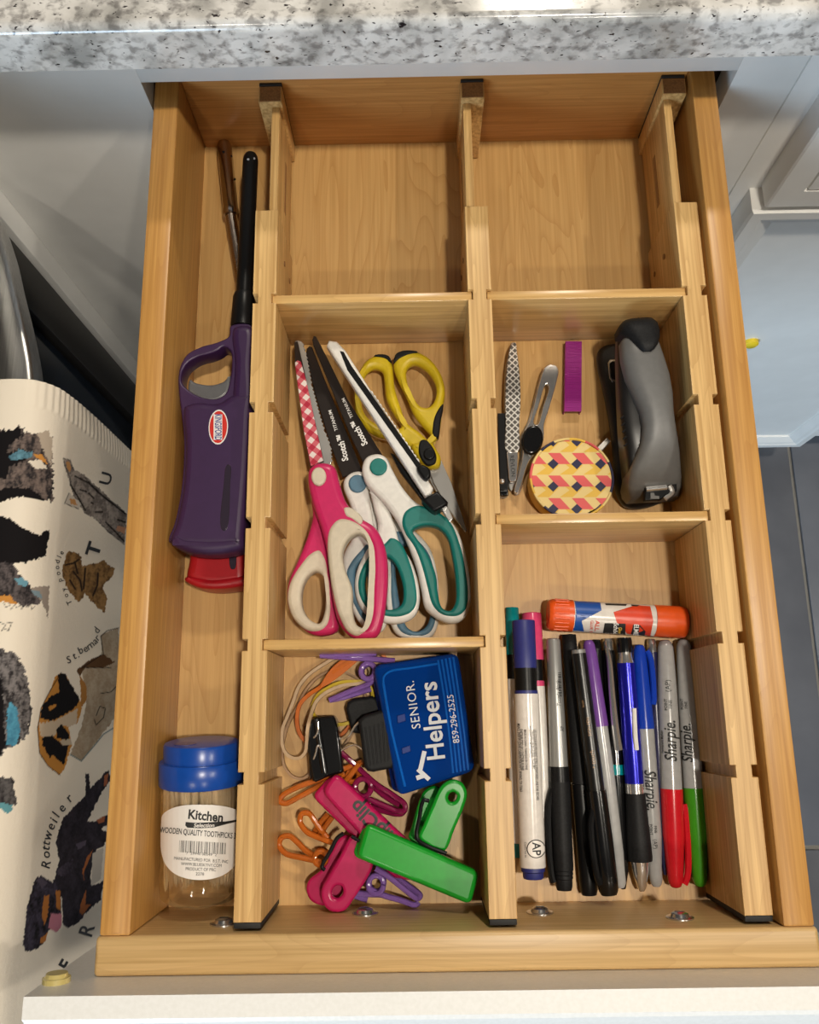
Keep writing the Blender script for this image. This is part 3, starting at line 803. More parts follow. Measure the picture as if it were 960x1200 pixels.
# yellow pair
sy = thing('scissors', 'small scissors with yellow and black handles pointing at the viewer', 'scissors', tuple(U(490, 500, 0)), 'scissors lying in the drawer')
obj('blade', shape(C4([(615, 500), (668, 488), (705, 570), (762, 742), (756, 752), (690, 660), (640, 570)]), 0.0065, 0.0085, bev=0.0005, k=0), 'blade_steel', sy)
obj('blade', shape(C4([(605, 500), (655, 500), (700, 590), (752, 745), (680, 655), (630, 570)]), 0.0042, 0.0062, bev=0.0005, k=0), 'blade_steel', sy)
YL = C4([(492, 140), (478, 112), (440, 106), (395, 128), (368, 180), (354, 250), (360, 315), (388, 365), (432, 398), (480, 408), (540, 430), (585, 490), (630, 517), (655, 505), (640, 440), (590, 385), (545, 350), (520, 290), (500, 220)])
hy = C4([(455, 165), (425, 155), (398, 172), (382, 215), (378, 270), (392, 318), (425, 350), (470, 368), (510, 375), (525, 362), (500, 325), (470, 265), (463, 205)])
obj('handle', shape(YL, 0.004, 0.0125, [hy], bev=0.0036, res=3), 'yellow', sy)
YR = C4([(496, 140), (510, 102), (560, 91), (618, 112), (663, 165), (683, 230), (674, 300), (656, 408), (640, 420), (668, 478), (660, 512), (628, 516), (590, 490), (560, 430), (600, 420), (632, 400), (600, 360), (570, 320), (540, 250), (510, 190)])
hyr = C4([(545, 158), (572, 138), (615, 160), (648, 212), (648, 262), (625, 294), (595, 292), (565, 250), (545, 200)])
obj('handle', shape(YR, 0.0068, 0.0158, [hyr], bev=0.0036, res=3), 'yellow', sy)
obj('grip_tip', shape(C4([(497, 138), (506, 104), (545, 92), (585, 98), (545, 110), (515, 125)]), 0.008, 0.0163, bev=0.001), 'black_rubber', sy)
obj('grip_tip', shape(C4([(490, 138), (478, 112), (445, 106), (425, 112), (465, 122)]), 0.006, 0.0130, bev=0.001), 'black_rubber', sy)
obj('grip_tip', shape(C4([(676, 285), (668, 340), (656, 408), (640, 400), (640, 350), (655, 310)]), 0.008, 0.0163, bev=0.001), 'black_rubber', sy)
obj('pivot_cover', shape(C4([(595, 418), (612, 415), (640, 445), (652, 480), (645, 502), (620, 508), (600, 490), (587, 455)]), 0.010, 0.0172, bev=0.001), 'black_rubber', sy)
disc(sy, 'pivot', 626, 467, 7, 0.0165, 0.0184, 'black')

# snap-off utility knife across the yellow pair
kn = thing('utility_knife', 'white snap-off utility knife with black slider and end cap', 'knife', tuple(U(460, 500, 0)))
kb = obj('body', shape(C4([(254, 76), (262, 56), (292, 60), (322, 92), (640, 590), (632, 612), (612, 622)]), 0.0275, 0.0360, bev=0.0018, k=0), 'white_plastic', kn)
obj('blade_track', shape(C4([(303, 96), (316, 98), (345, 150), (605, 520), (590, 530), (330, 165)]), 0.0355, 0.0364, bev=0.0002, k=0), 'black', kn)
for i in range(17):
    t = i / 17; x, y = 412 + (588 - 412) * t, 238 + (497 - 238) * t
    obj('ratchet_tooth', shape(C4([(x, y), (x + 9, y + 4), (x + 13, y + 16), (x + 8, y + 12)]), 0.0358, 0.0368, bev=0.0001, k=0), 'white_plastic', kn)
obj('slider', shape(C4([(580, 515), (600, 505), (628, 522), (628, 550), (612, 562)]), 0.0350, 0.0405, bev=0.0015, k=3), 'black', kn)
obj('end_cap', shape(C4([(598, 632), (655, 600), (694, 640), (690, 652), (648, 674), (636, 668)]), 0.0250, 0.0385, bev=0.0015, k=0), 'black', kn)
obj('belt_clip', shape(C4([(485, 462), (500, 468), (618, 625), (600, 634), (520, 530)]), 0.0210, 0.0265, bev=0.001, k=0), 'black', kn)
obj('snap_key', shape(C4([(660, 655), (690, 648), (712, 700), (700, 716), (690, 702)]), 0.0240, 0.0265, bev=0.0006, k=0), 'steel', kn)

# ================================================================== STAPLER COMPARTMENT
# textured tweezers
def diamonds():
    m = principled('diamond_steel', (0.6, 0.6, 0.58), 0.3, 0.6)
    b = m.node_tree.nodes['Principled BSDF']
    tc = N(m, 'ShaderNodeTexCoord'); mp = N(m, 'ShaderNodeMapping')
    mp.inputs['Rotation'].default_value = (0, 0, math.radians(45)); mp.inputs['Scale'].default_value = (330, 330, 0)
    link(m, tc, 'Object', mp, 'Vector'); sp = N(m, 'ShaderNodeSeparateXYZ'); link(m, mp, 'Vector', sp, 'Vector')
    ms = []
    for ax in 'XY':
        fr = N(m, 'ShaderNodeMath', operation='FRACT'); link(m, sp, ax, fr, 0)
        lt = N(m, 'ShaderNodeMath', operation='LESS_THAN'); lt.inputs[1].default_value = 0.28; link(m, fr, 'Value', lt, 0); ms.append(lt)
    mx = N(m, 'ShaderNodeMath', operation='MAXIMUM'); link(m, ms[0], 'Value', mx, 0); link(m, ms[1], 'Value', mx, 1)
    rp = ramp(m, [(0.0, (0.13, 0.12, 0.11)), (1.0, (0.74, 0.72, 0.68))]); link(m, mx, 'Value', rp, 'Fac'); link(m, rp, 'Color', b, 'Base Color')
    return m
MAT['diamond_steel'] = diamonds()
TW = crop(580, 390, 5.218)
tw = thing('tweezers', 'silver tweezers with diamond texture standing next to nail clipper', 'tweezers', tuple(U(600, 490, 0)), 'small grooming tools')
top_ = [(92, 100), (112, 60), (128, 58), (135, 110), (150, 230), (158, 400), (150, 560), (142, 728), (72, 728), (66, 560), (64, 400), (72, 230)]
obj('arm', shape(TW(top_), 0.0085, 0.0102, bev=0.0005, k=3), 'diamond_steel', tw)
pl8 = obj('end_plate', shape(TW([(72, 728), (142, 728), (136, 890), (128, 908), (98, 914), (86, 900)]), 0.0083, 0.0104, bev=0.0005, k=0), 'chrome', tw, label='plain bright end')
obj('arm', shape(TW([(80, 130), (104, 60), (118, 58), (124, 110), (138, 240), (146, 400), (140, 560), (130, 728), (112, 960), (94, 965), (66, 728), (58, 560), (56, 400), (62, 230)]), 0.001, 0.0026, bev=0.0005, k=3), 'steel', tw)
lettering(tw, [pl8], 'REVLON', *TW([(108, 815)])[0], 86, 4.6, 'ink', 0.0002, bold=0.01, xs=1.0)
# nail clipper
nc = thing('nail_clipper', 'black nail clipper squeezed against the bamboo divider', 'nail clipper', tuple(U(590, 530, 0)), 'small grooming tools')
obj('lever', shape(TW([(18, 490), (62, 490), (70, 700), (84, 960), (32, 965), (22, 700)]), 0.007, 0.010, bev=0.0006, k=0), 'black', nc)
obj('jaw', shape(TW([(24, 900), (80, 895), (84, 990), (66, 998), (32, 996)]), 0.001, 0.0085, bev=0.0008, k=0), 'black_gloss', nc)
disc(nc, 'rivet', 46, 905, 3.2, 0.0098, 0.0125, 'chrome', TW)
obj('lower_lever', shape(TW([(24, 500), (66, 500), (78, 960), (36, 960)]), 0.001, 0.004, bev=0.0006, k=0), 'black', nc)
# slotted tweezers with a black oval stone
t2 = thing('tweezers', 'slotted silver tweezers with a glossy black oval pad', 'tweezers', tuple(U(625, 490, 0)), 'small grooming tools')
o2 = TW([(310, 205), (340, 192), (378, 202), (390, 230), (385, 270), (330, 470), (302, 560), (298, 660), (245, 740), (205, 800), (155, 960), (140, 982), (118, 972), (120, 950), (160, 800), (170, 720), (160, 650), (190, 580), (215, 530), (265, 330), (290, 240)])
hs = TW([(305, 325), (318, 312), (330, 330), (295, 450), (262, 560), (240, 555), (270, 440)])
obj('arm', shape(o2, 0.006, 0.0080, [hs], bev=0.0006, k=3), 'chrome', t2)
obj('arm', shape(TW([(300, 215), (330, 200), (372, 212), (380, 235), (375, 275), (322, 475), (290, 570), (285, 660), (235, 745), (195, 805), (150, 985), (120, 990), (150, 805), (160, 720), (155, 650), (185, 580), (205, 530), (255, 340), (282, 248)]), 0.001, 0.0028, [hs], bev=0.0006, k=3), 'steel', t2)
px, py = TW([(231, 653)])[0]
obj('oval_pad', shape(ell(px, py, 12.6, 17.6, 12), 0.0078, 0.0112, bev=0.0022, k=0, res=4), 'black_gloss', t2, label='glossy black oval')
# staple strip
MAT['magenta'] = principled('magenta', (0.30, 0.012, 0.22), 0.35, 0.2)
MAT['magenta_dark'] = principled('magenta_dark', (0.10, 0.004, 0.055), 0.35, 0.4)
ss = thing('staple_strip', 'magenta strip of staples lying near the stapler', 'staples', tuple(U(672, 440, 0)))
a, b = U(663, 400, 0.0065), U(682, 400, 0.0065); c, d = U(661.5, 482, 0.0065), U(681.5, 482, 0.0065)
n = 42
for i in range(n):
    t0, t1 = i / n, (i + 0.90) / n
    q = [a + (c - a) * t0, b + (d - b) * t0, b + (d - b) * t1, a + (c - a) * t1]
    z0, z1 = 0.0004, 0.0065 + 0.00012 * ((i * 5) % 3 == 0)
    cr_ = extr([tuple(p[:2]) for p in q], z1 - 0.0012, z1, bev=0.00005, res=0)
    lw = 0.055
    l1 = extr([tuple(p[:2]) for p in (q[0], q[0] + (q[1] - q[0]) * lw, q[3] + (q[2] - q[3]) * lw, q[3])], z0, z1 - 0.0012, bev=0.00005, res=0)
    r1_ = extr([tuple(p[:2]) for p in (q[1] + (q[0] - q[1]) * lw, q[1], q[2], q[2] + (q[3] - q[2]) * lw)], z0, z1 - 0.0012, bev=0.00005, res=0)
    obj('staple', join(cr_, l1, r1_), 'magenta', ss, smooth=False)
# round tape measure with tumbling block print
TM = TW
MAT['tape_yellow'] = principled('tape_yellow', (0.70, 0.44, 0.06), 0.35)
MAT['tape_pale'] = principled('tape_pale', (0.72, 0.55, 0.22), 0.35)
MAT['tape_pink'] = principled('tape_pink', (0.66, 0.10, 0.10), 0.35)
MAT['tape_navy'] = principled('tape_navy', (0.014, 0.014, 0.055), 0.35)
tm = thing('tape_measure', 'round tape measure printed with yellow pink and navy blocks', 'tape measure', tuple(U(668, 565, 0)))
zt_ = 0.0165
(cx, cy), = TM([(470, 888)])
ctr = U(cx, cy, zt_); rad = np.linalg.norm(U(cx + 49.3, cy, zt_) - ctr)
obj('side_band', lathe((ctr[0], ctr[1], 0.0005), (ctr[0], ctr[1], zt_ - 0.0002), [(0, 0.0001), (0, rad - 0.0015), (0.06, rad - 0.0003), (0.94, rad - 0.0003), (1, rad - 0.001), (1, 0.0001)], 56), 'tape_yellow', tm)
face = obj('top_face', extr([(ctr[0] + (rad - 0.0008) * math.cos(q), ctr[1] + (rad - 0.0008) * math.sin(q)) for q in np.linspace(0, 2 * math.pi, 64, endpoint=False)], zt_ - 0.001, zt_, bev=0.0002), 'tape_pale', tm)
rimp = [(ctr[0] + (rad - 0.0006) * math.cos(q), ctr[1] + (rad - 0.0006) * math.sin(q), zt_ + 0.0002) for q in np.linspace(0, 2 * math.pi, 65)[:-1]]
for i in range(16):
    seg = [rimp[(i * 4 + j) % 64] for j in range(5)]
    obj('rim_segment', tube(seg, 0.00085, 6), ['tape_navy', 'tape_pale', 'tape_pink', 'tape_yellow', 'tape_pale'][i % 5], tm)
tmpx, tmpy = 145 / 5.218, 138 / 5.218
def clip_disc(pts, r):
    """trim a flat print piece to the round face (convex, coarse)"""
    out = []
    for p, q in zip(pts, pts[1:] + pts[:1]):
        for i in range(6):
            t = i / 6; x, y = p[0] + (q[0] - p[0]) * t, p[1] + (q[1] - p[1]) * t
            w = U(x, y, zt_) - ctr; dd = math.hypot(w[0], w[1])
            out.append((w[0], w[1], dd))
    if all(o[2] > r for o in out): return None
    res = []
    for x, y, dd in out:
        k = min(1.0, r / max(dd, 1e-9)); res.append((ctr[0] + x * k, ctr[1] + y * k))
    return res
def tile_piece(name, pts, mat, dz):
    q = clip_disc(pts, rad - 0.0013)
    if q is None: return
    u = []
    for p in q:
        if not u or math.hypot(p[0] - u[-1][0], p[1] - u[-1][1]) > 2e-5: u.append(p)
    ar = 0.5 * sum(u[i][0] * u[(i + 1) % len(u)][1] - u[(i + 1) % len(u)][0] * u[i][1] for i in range(len(u)))
    if abs(ar) < 1.2e-6: return
    v = np.array([(x, y, zt_ + dz) for x, y in u])
    f = [list(range(len(u)))] if ar > 0 else [list(range(len(u)))[::-1]]
    obj(name, (v, f), mat, tm, smooth=False)
for i in range(-2, 3):
    for j in range(-2, 3):
        ox, oy = TM([(502 + i * 145, 805 + j * 138)])[0]
        s = 1 / 5.218
        P = lambda *l: [(ox + a * s, oy + b * s) for a, b in l]
        tile_piece('print_yellow', P((-75, -5), (0, -5), (35, 5), (-25, 62), (-105, 62), (-45, 20)), 'tape_yellow', 0.00008)
        tile_piece('print_pink', P((-32, -70), (42, -70), (105, -2), (30, -2)), 'tape_pink', 0.00014)
        tile_piece('print_navy', P((0, -34), (33, -4), (0, 30), (-35, -2)), 'tape_navy', 0.0002)
pa = U(*TM([(632, 722)])[0], 0.008); pb2 = U(*TM([(690, 662)])[0], 0.008)
dv = (pb2 - pa) / np.linalg.norm(pb2 - pa); sd = np.array([-dv[1], dv[0], 0]) * 0.0016
obj('pull_tab', extr([tuple((pa - dv * .003 + sd)[:2]), tuple((pb2 + sd)[:2]), tuple((pb2 - sd)[:2]), tuple((pa - dv * .003 - sd)[:2])], 0.004, 0.0115, bev=0.0004), 'white_plastic', tm)
# stapler
STP = crop(690, 365, 5.0)
plastic('stapler_grey', (0.115, 0.112, 0.108), 0.42)
plastic('stapler_dark', (0.022, 0.022, 0.023), 0.42)
plastic('stapler_black', (0.009, 0.008, 0.008), 0.35)
sp2 = thing('stapler', 'grey and black desk stapler standing on its base', 'stapler', tuple(U(750, 500, 0)))
def outline_loft(sec, mat, name, flatness=0.6, n=20):
    """sec: (left px, right px, z of the edge, z bottom, z crown) along the thing"""
    rings = []
    for (l, r, ze, zb, zc_) in sec:
        (a,), (b,) = STP([l]), STP([r])
        A, B = U(*a, ze), U(*b, ze)
        ring = []
        for j in range(n + 1):
            t = math.pi * j / n; ct, s_ = math.cos(t), math.sin(t)
            w = 0.5 + 0.5 * math.copysign(abs(ct) ** flatness, ct)
            p = A + (B - A) * w; ring.append((p[0], p[1], ze + (zc_ - ze) * s_ ** 0.7))
        q = A; p = B
        ring.append((q[0], q[1], zb)); ring.append((p[0], p[1], zb))
        rings.append(ring)
    return obj(name, loft(rings), mat, sp2)
# base plate
obj('base', shape(STP([(55, 240), (75, 205), (120, 185), (200, 175), (330, 180), (380, 250), (400, 500), (440, 800), (470, 1000), (460, 1090), (390, 1130), (280, 1148), (215, 1130), (175, 1070), (155, 960), (150, 820), (125, 620), (85, 420), (60, 320)]), 0.0008, 0.0095, bev=0.0035, res=3), 'stapler_dark', sp2)
obj('anvil', shape(STP([(112, 300), (125, 280), (190, 278), (195, 405), (140, 412), (122, 390)]), 0.0093, 0.0102, bev=0.0004, k=0), 'chrome', sp2)
obj('anvil_recess', shape(STP([(124, 305), (135, 292), (185, 290), (188, 395), (145, 400), (132, 385)]), 0.0100, 0.0105, bev=0.0002, k=0), 'black', sp2)
# black magazine flank under the shell
outline_loft([((166, 120), (320, 110), 0.042, 0.038, 0.046), ((164, 240), (360, 240), 0.041, 0.036, 0.046), ((170, 420), (420, 420), 0.040, 0.034, 0.046), ((178, 560), (430, 560), 0.039, 0.032, 0.045), ((188, 680), (440, 660), 0.038, 0.029, 0.044), ((205, 800), (450, 780), 0.036, 0.024, 0.043), ((224, 930), (470, 930), 0.032, 0.018, 0.038), ((232, 1040), (480, 1040), 0.026, 0.012, 0.030)], 'stapler_black', 'magazine')
for i in range(5):
    q = [U(*p, 0.0425) for p in STP([(186 + i * 5, 630 + i * 40), (206 + i * 5, 612 + i * 40)])]
    obj('grip_rib', tube(q, 0.0006, 6), 'black', sp2)
# grey handle shell; its rear end is covered by the black grip
gs = outline_loft([((205, 150), (385, 150), 0.0475, 0.045, 0.0535), ((182, 190), (402, 180), 0.0480, 0.045, 0.0560), ((190, 290), (432, 265), 0.0480, 0.045, 0.0565), ((216, 400), (468, 380), 0.0475, 0.044, 0.0560), ((256, 500), (486, 490), 0.0465, 0.043, 0.0552), ((298, 610), (490, 590), 0.0450, 0.042, 0.0540), ((306, 690), (500, 670), 0.0435, 0.040, 0.0528), ((294, 780), (514, 750), 0.0415, 0.037, 0.0508), ((264, 860), (526, 830), 0.0385, 0.030, 0.0478), ((234, 940), (532, 900), 0.0350, 0.020, 0.0440), ((226, 1010), (538, 980), 0.0310, 0.013, 0.0395), ((230, 1060), (540, 1040), 0.0270, 0.011, 0.0335), ((247, 1100), (530, 1085), 0.0230, 0.011, 0.0265)], 'stapler_grey', 'handle_shell', 0.75)
def cap_ring(l, r, ze, zc_): return (l, r, ze, ze - 0.004, zc_)
outline_loft([((240, 52), (330, 44), 0.0440, 0.041, 0.0455), ((188, 76), (375, 62), 0.0455, 0.040, 0.0530), ((164, 110), (396, 96), 0.0465, 0.040, 0.0580), ((168, 150), (406, 140), 0.0470, 0.041, 0.0595), ((212, 172), (408, 170), 0.0500, 0.046, 0.0598), ((262, 206), (400, 200), 0.0530, 0.048, 0.0598), ((296, 228), (385, 222), 0.0550, 0.050, 0.0592), ((320, 238), (365, 236), 0.0565, 0.054, 0.0578)], 'black_rubber', 'grip_cap')
obj('nose_recess', shape(STP([(332, 1032), (460, 1018), (516, 1010), (518, 1050), (455, 1075), (425, 1100), (330, 1108)]), 0.030, 0.0352, bev=0.0006, k=0), 'black', sp2)
A, B = U(*STP([(335, 1042)])[0], 0.0352), U(*STP([(455, 1030)])[0], 0.0352)
obj('nose_pin', lathe(A, B, [(0, 0.0001), (0, 0.0019), (1, 0.0019), (1, 0.0001)], 14), 'chrome', sp2)
A, B = U(*STP([(470, 1020)])[0], 0.0352), U(*STP([(445, 1095)])[0], 0.033)
obj('nose_bracket', tube(smooth_loop([A, (A + B) / 2 + np.array([0.003, 0, 0]), B], 5, closed=False), 0.0018, 8), 'steel', sp2)
obj('nose_driver', shape(STP([(362, 1062), (385, 1062), (388, 1078), (415, 1080), (415, 1098), (362, 1098)]), 0.034, 0.0358, bev=0.0003, k=0), 'stapler_grey', sp2)

# ================================================================== PENS AND GLUE
def mmr(wpx, px, py, z):
    return 0.5 * np.linalg.norm(U(px + wpx / 2, py, z) - U(px - wpx / 2, py, z))
def pen(name, label, cat, A, B, zA, zB, w, segs, group='pens and markers lying side by side'):
    """A, B in the compartment crop; w: width there; segs: (part, material, [(t, relative radius), ...])"""
    (ax, ay), (bx, by) = C6([A, B])
    PA_, PB_ = U(ax, ay, zA), U(bx, by, zB)
    r = mmr(w / 2.6667, (ax + bx) / 2, (ay + by) / 2, (zA + zB) / 2)
    t = thing(name, label, cat, tuple((PA_ + PB_) / 2 * np.array([1, 1, 0])), group)
    parts = {}
    for pn, m, prof in segs:
        pr_ = [(prof[0][0], 0.00002)] + [(q, k * r) for q, k in prof] + [(prof[-1][0], 0.00002)]
        o = obj(pn, lathe(PA_, PB_, pr_, 24), m, t)
        parts.setdefault(pn, o)
    t_ = dict(t=t, A=PA_, B=PB_, r=r, px=lambda f: (ax + (bx - ax) * f, ay + (by - ay) * f), ang=math.degrees(math.atan2(by - ay, bx - ax)), parts=parts)
    return t_
def clip_on(P, f0, f1, side, mat, w=0.0016, lift=0.0012, h=0.0):
    """pocket clip: a thin bar alongside the cap; side is the angle round the barrel (deg, 90 = up)"""
    A, B, r = P['A'], P['B'], P['r']
    t = (B - A) / np.linalg.norm(B - A); s = np.cross(t, [0, 0, 1.0]); s /= np.linalg.norm(s); u = np.cross(s, t)
    n_ = math.cos(math.radians(side)) * s + math.sin(math.radians(side)) * u
    path = []
    for f, k in ((f0, 0.8), (f0 + (f1 - f0) * .06, 1.0), (f0 + (f1 - f0) * .2, 1.0 + lift / r), (f1 - (f1 - f0) * .12, 1.0 + lift / r), (f1, 1.0 + 0.3 * lift / r)):
        path.append(A + (B - A) * f + n_ * r * k)
    return obj('clip', tube(smooth_loop(path, 4, closed=False), w, 8), mat, P['t'])
def on_pen(P, body, f, h, flip=False, part=None, mat='ink', off=0.0, **kw):
    x, y = P['px'](f); a = math.radians(P['ang'])
    x += -off * math.sin(a); y += off * math.cos(a)
    o = P['parts'][part] if part else list(P['parts'].values())[0]
    return lettering(P['t'], [o], body, x, y, P['ang'] + (180 if flip else 0), h, mat, 0.0002, **kw)
plastic('marker_teal', (0.0, 0.20, 0.22), 0.2)
plastic('marker_navy', (0.018, 0.024, 0.16), 0.45)
plastic('marker_pink', (0.62, 0.055, 0.16), 0.2)
plastic('marker_white', (0.66, 0.62, 0.58), 0.2)
plastic('marker_grey', (0.34, 0.335, 0.33), 0.2)
plastic('purple_cap', (0.15, 0.055, 0.27), 0.2)
plastic('blue_cap', (0.008, 0.045, 0.40), 0.2)
plastic('red_cap', (0.55, 0.010, 0.018), 0.2)
plastic('green_cap', (0.045, 0.25, 0.010), 0.2)
MAT['silver_barrel'] = principled('silver_barrel', (0.33, 0.33, 0.32), 0.34, 0.5)
MAT['blue_metal'] = principled('blue_metal', (0.012, 0.012, 0.36), 0.22, 0.55)
plastic('dark_indigo', (0.02, 0.018, 0.06), 0.3)

# three paint markers
pen('paint_marker', 'paint marker with a teal cap against the bamboo divider', 'marker', (80, 246), (98, 1026), 0.0062, 0.0062, 44,
    [('cap', 'marker_teal', [(0, 0.93), (0.004, 1.0), (0.20, 1.0)]), ('collar', 'black', [(0.20, 0.9), (0.30, 0.9)]), ('barrel', 'marker_white', [(0.30, 0.97), (0.945, 0.97)]), ('end_plug', 'marker_teal', [(0.945, 0.93), (0.99, 0.88), (1, 0.7)])])
P = pen('paint_marker', 'paint marker with a pink cap under the navy marker', 'marker', (141, 263), (182, 1015), 0.0066, 0.0066, 62,
    [('cap', 'marker_pink', [(0, 0.95), (0.004, 1.02), (0.205, 1.02)]), ('collar', 'black', [(0.205, 0.86), (0.295, 0.86)]), ('ring', 'marker_pink', [(0.295, 0.95), (0.318, 0.95)]), ('barrel', 'marker_white', [(0.318, 0.97), (0.955, 0.97)]), ('end_plug', 'marker_white', [(0.955, 0.9), (1, 0.75)])])
P = pen('paint_marker', 'paint marker with navy cap and printed white barrel on top', 'marker', (116, 286), (147, 1092), 0.0195, 0.0185, 74,
    [('cap', 'marker_navy', [(0, 0.93), (0.004, 1.0), (0.195, 1.0)]), ('collar', 'black', [(0.195, 0.96), (0.285, 0.96)]), ('ring', 'marker_navy', [(0.285, 1.0), (0.298, 1.0)]), ('barrel', 'marker_white', [(0.298, 1.06), (0.957, 1.06)]), ('end_plug', 'marker_navy', [(0.957, 0.98), (0.972, 0.98), (0.976, 0.86), (0.995, 0.84), (1, 0.78)])])
rowz = [('DISTRIBUTED BY / DISTRIBUE PAR', 7.5, 2.3, 0.50), ('MSPCI, 3939 W JOHN CARPENTER FWY, IRVING, TX 75063', 10.2, 2.2, 0.53), ('MADE IN CHINA / FABRIQUE EN CHINE', 3.0, 1.9, 0.50),
        ('LES COULEURS PEUVENT ETRE SUPERPOSEES UNE FOIS SECHES', -8.4, 2.1, 0.56), ('COLOURS CAN BE LAYERED ONCE DRY', -5.4, 1.8, 0.50), ('PERMANENT ON MOST SURFACES', -2.4, 1.7, 0.47)]
for body, off, h, f in rowz:
    on_pen(P, body, f, h * 1.35, False, 'barrel', off=off, xs=0.72, bold=0.012)
x, y = P['px'](0.885)
sealo = [tuple(p) for p in ell(x + 4.5, y, 11, 11)]
patch(P['t'], [P['parts']['barrel']], sealo, 'ink', 'seal', 0.00012, 1)
patch(P['t'], [P['parts']['barrel']], ell(x + 4.5, y, 9.8, 9.8), 'paper', 'seal_field', 0.00018, 1)
patch(P['t'], [P['parts']['barrel']], ell(x + 4.5, y, 7.2, 7.2), 'paper', 'seal_field', 0.0002, 1)
lettering(P['t'], [P['parts']['barrel']], 'AP', x + 4.5, y, P['ang'], 9, 'ink', 0.0003, bold=0.02)
lettering(P['t'], [P['parts']['barrel']], 'Conforms to', x - 7.5, y + 1, P['ang'], 2.4, 'ink', 0.0003)
# silver and black roller pen
P = pen('rollerball_pen', 'silver pen with a black cap next to navy marker', 'pen', (209, 342), (244, 1128), 0.0125, 0.0125, 62,
    [('barrel', 'silver_barrel', [(0, 0.5), (0.004, 0.66), (0.012, 0.72), (0.25, 0.80), (0.525, 0.93)]), ('cap_band', 'black', [(0.525, 1.0), (0.585, 1.02)]), ('cap', 'black_rubber', [(0.585, 1.03), (0.90, 1.0), (0.925, 0.97), (0.927, 0.90), (0.94, 0.96), (0.943, 0.88), (0.955, 0.92), (0.958, 0.84), (0.985, 0.82), (1, 0.7)])])
clip_on(P, 0.615, 0.97, 8, 'black', 0.0020, 0.0016)
on_pen(P, 'Tuxedo Black', 0.22, 4.2, True, 'barrel', shear=0.3, off=-3.5, xs=0.9)
on_pen(P, 'AP', 0.36, 3.6, True, 'barrel', off=-6)
for i in range(14):
    x, y = P['px'](0.135 + i * 0.007); a_ = math.radians(P['ang'])
    cxx = x + 5.4; patch(P['t'], [P['parts']['barrel']], [(cxx - 1.6, y), (cxx + 1.8, y), (cxx + 1.8, y + 0.8 + (i % 3) * .4), (cxx - 1.6, y + 0.8 + (i % 3) * .4)], 'ink', 'barcode_bar', 0.00012, 0)
# matte black pen
P = pen('fineliner_pen', 'plain matte black pen between silver pen and brush pen', 'pen', (258, 330), (322, 1143), 0.0060, 0.0060, 52,
    [('barrel', 'black_rubber', [(0, 0.80), (0.003, 0.88), (0.06, 0.92), (0.59, 1.0)]), ('cap', 'black', [(0.592, 1.08), (0.95, 1.05), (0.985, 1.0), (1, 0.85)])])
# brush pen
MAT['speck_black'] = noisy('speck_black', (0.005, 0.005, 0.005), (0.03, 0.03, 0.03), 2500, 0.30, lo=0.6, hi=0.72)
P = pen('brush_pen', 'glossy black brush pen with clipped cap and silver end ring', 'pen', (288, 377), (384, 1142), 0.0185, 0.0150, 60,
    [('end_ring', 'silver_barrel', [(0, 0.72), (0.016, 0.76)]), ('barrel', 'speck_black', [(0.016, 0.77), (0.25, 0.84), (0.588, 0.92)]), ('cap', 'black_gloss', [(0.588, 1.04), (0.80, 1.10), (0.95, 1.06), (0.985, 0.98), (1, 0.8)])])
clip_on(P, 0.665, 0.95, 35, 'black', 0.0019, 0.0022)
MAT['copper_print'] = principled('copper_print', (0.30, 0.17, 0.08), 0.4)
on_pen(P, '\u2217 touch', 0.45, 5.0, True, 'barrel', 'copper_print', off=-1, shear=0.2)
on_pen(P, 'SIGN PEN', 0.315, 3.6, True, 'barrel', 'copper_print', off=-1)
on_pen(P, 'brush', 0.22, 2.6, True, 'barrel', 'copper_print', off=2.5)
# purple marker
P = pen('permanent_marker', 'grey permanent marker with a purple cap', 'marker', (319, 347), (420, 1120), 0.0105, 0.0075, 54,
    [('cap', 'purple_cap', [(0, 0.3), (0.004, 0.5), (0.02, 0.68), (0.06, 0.80), (0.20, 0.92), (0.362, 1.05)]), ('barrel', 'marker_grey', [(0.362, 0.96), (0.60, 0.96), (0.86, 0.86), (0.93, 0.74), (0.985, 0.66), (1, 0.45)])])
# black clicker with silver clip
P = pen('ballpoint_pen', 'black ballpoint with a silver clip beside purple marker', 'pen', (380, 343), (428, 1124), 0.0058, 0.0058, 44,
    [('button', 'chrome', [(0, 0.6), (0.01, 0.72), (0.05, 0.72)]), ('barrel', 'black_gloss', [(0.05, 0.95), (0.5, 1.0), (0.93, 0.9), (1, 0.35)]), ('band', 'marker_teal', [(0.52, 1.03), (0.56, 1.03)])])
A_, B_ = P['A'], P['B']
obj('clip', tube(smooth_loop([U(*C6([q])[0], z) for q, z in (((378, 372), 0.011), ((386, 420), 0.0135), ((394, 520), 0.0145), ((404, 620), 0.0140), ((414, 690), 0.0125))], 5, closed=False), np.linspace(0.0013, 0.0024, 21), 8), 'chrome', P['t'])
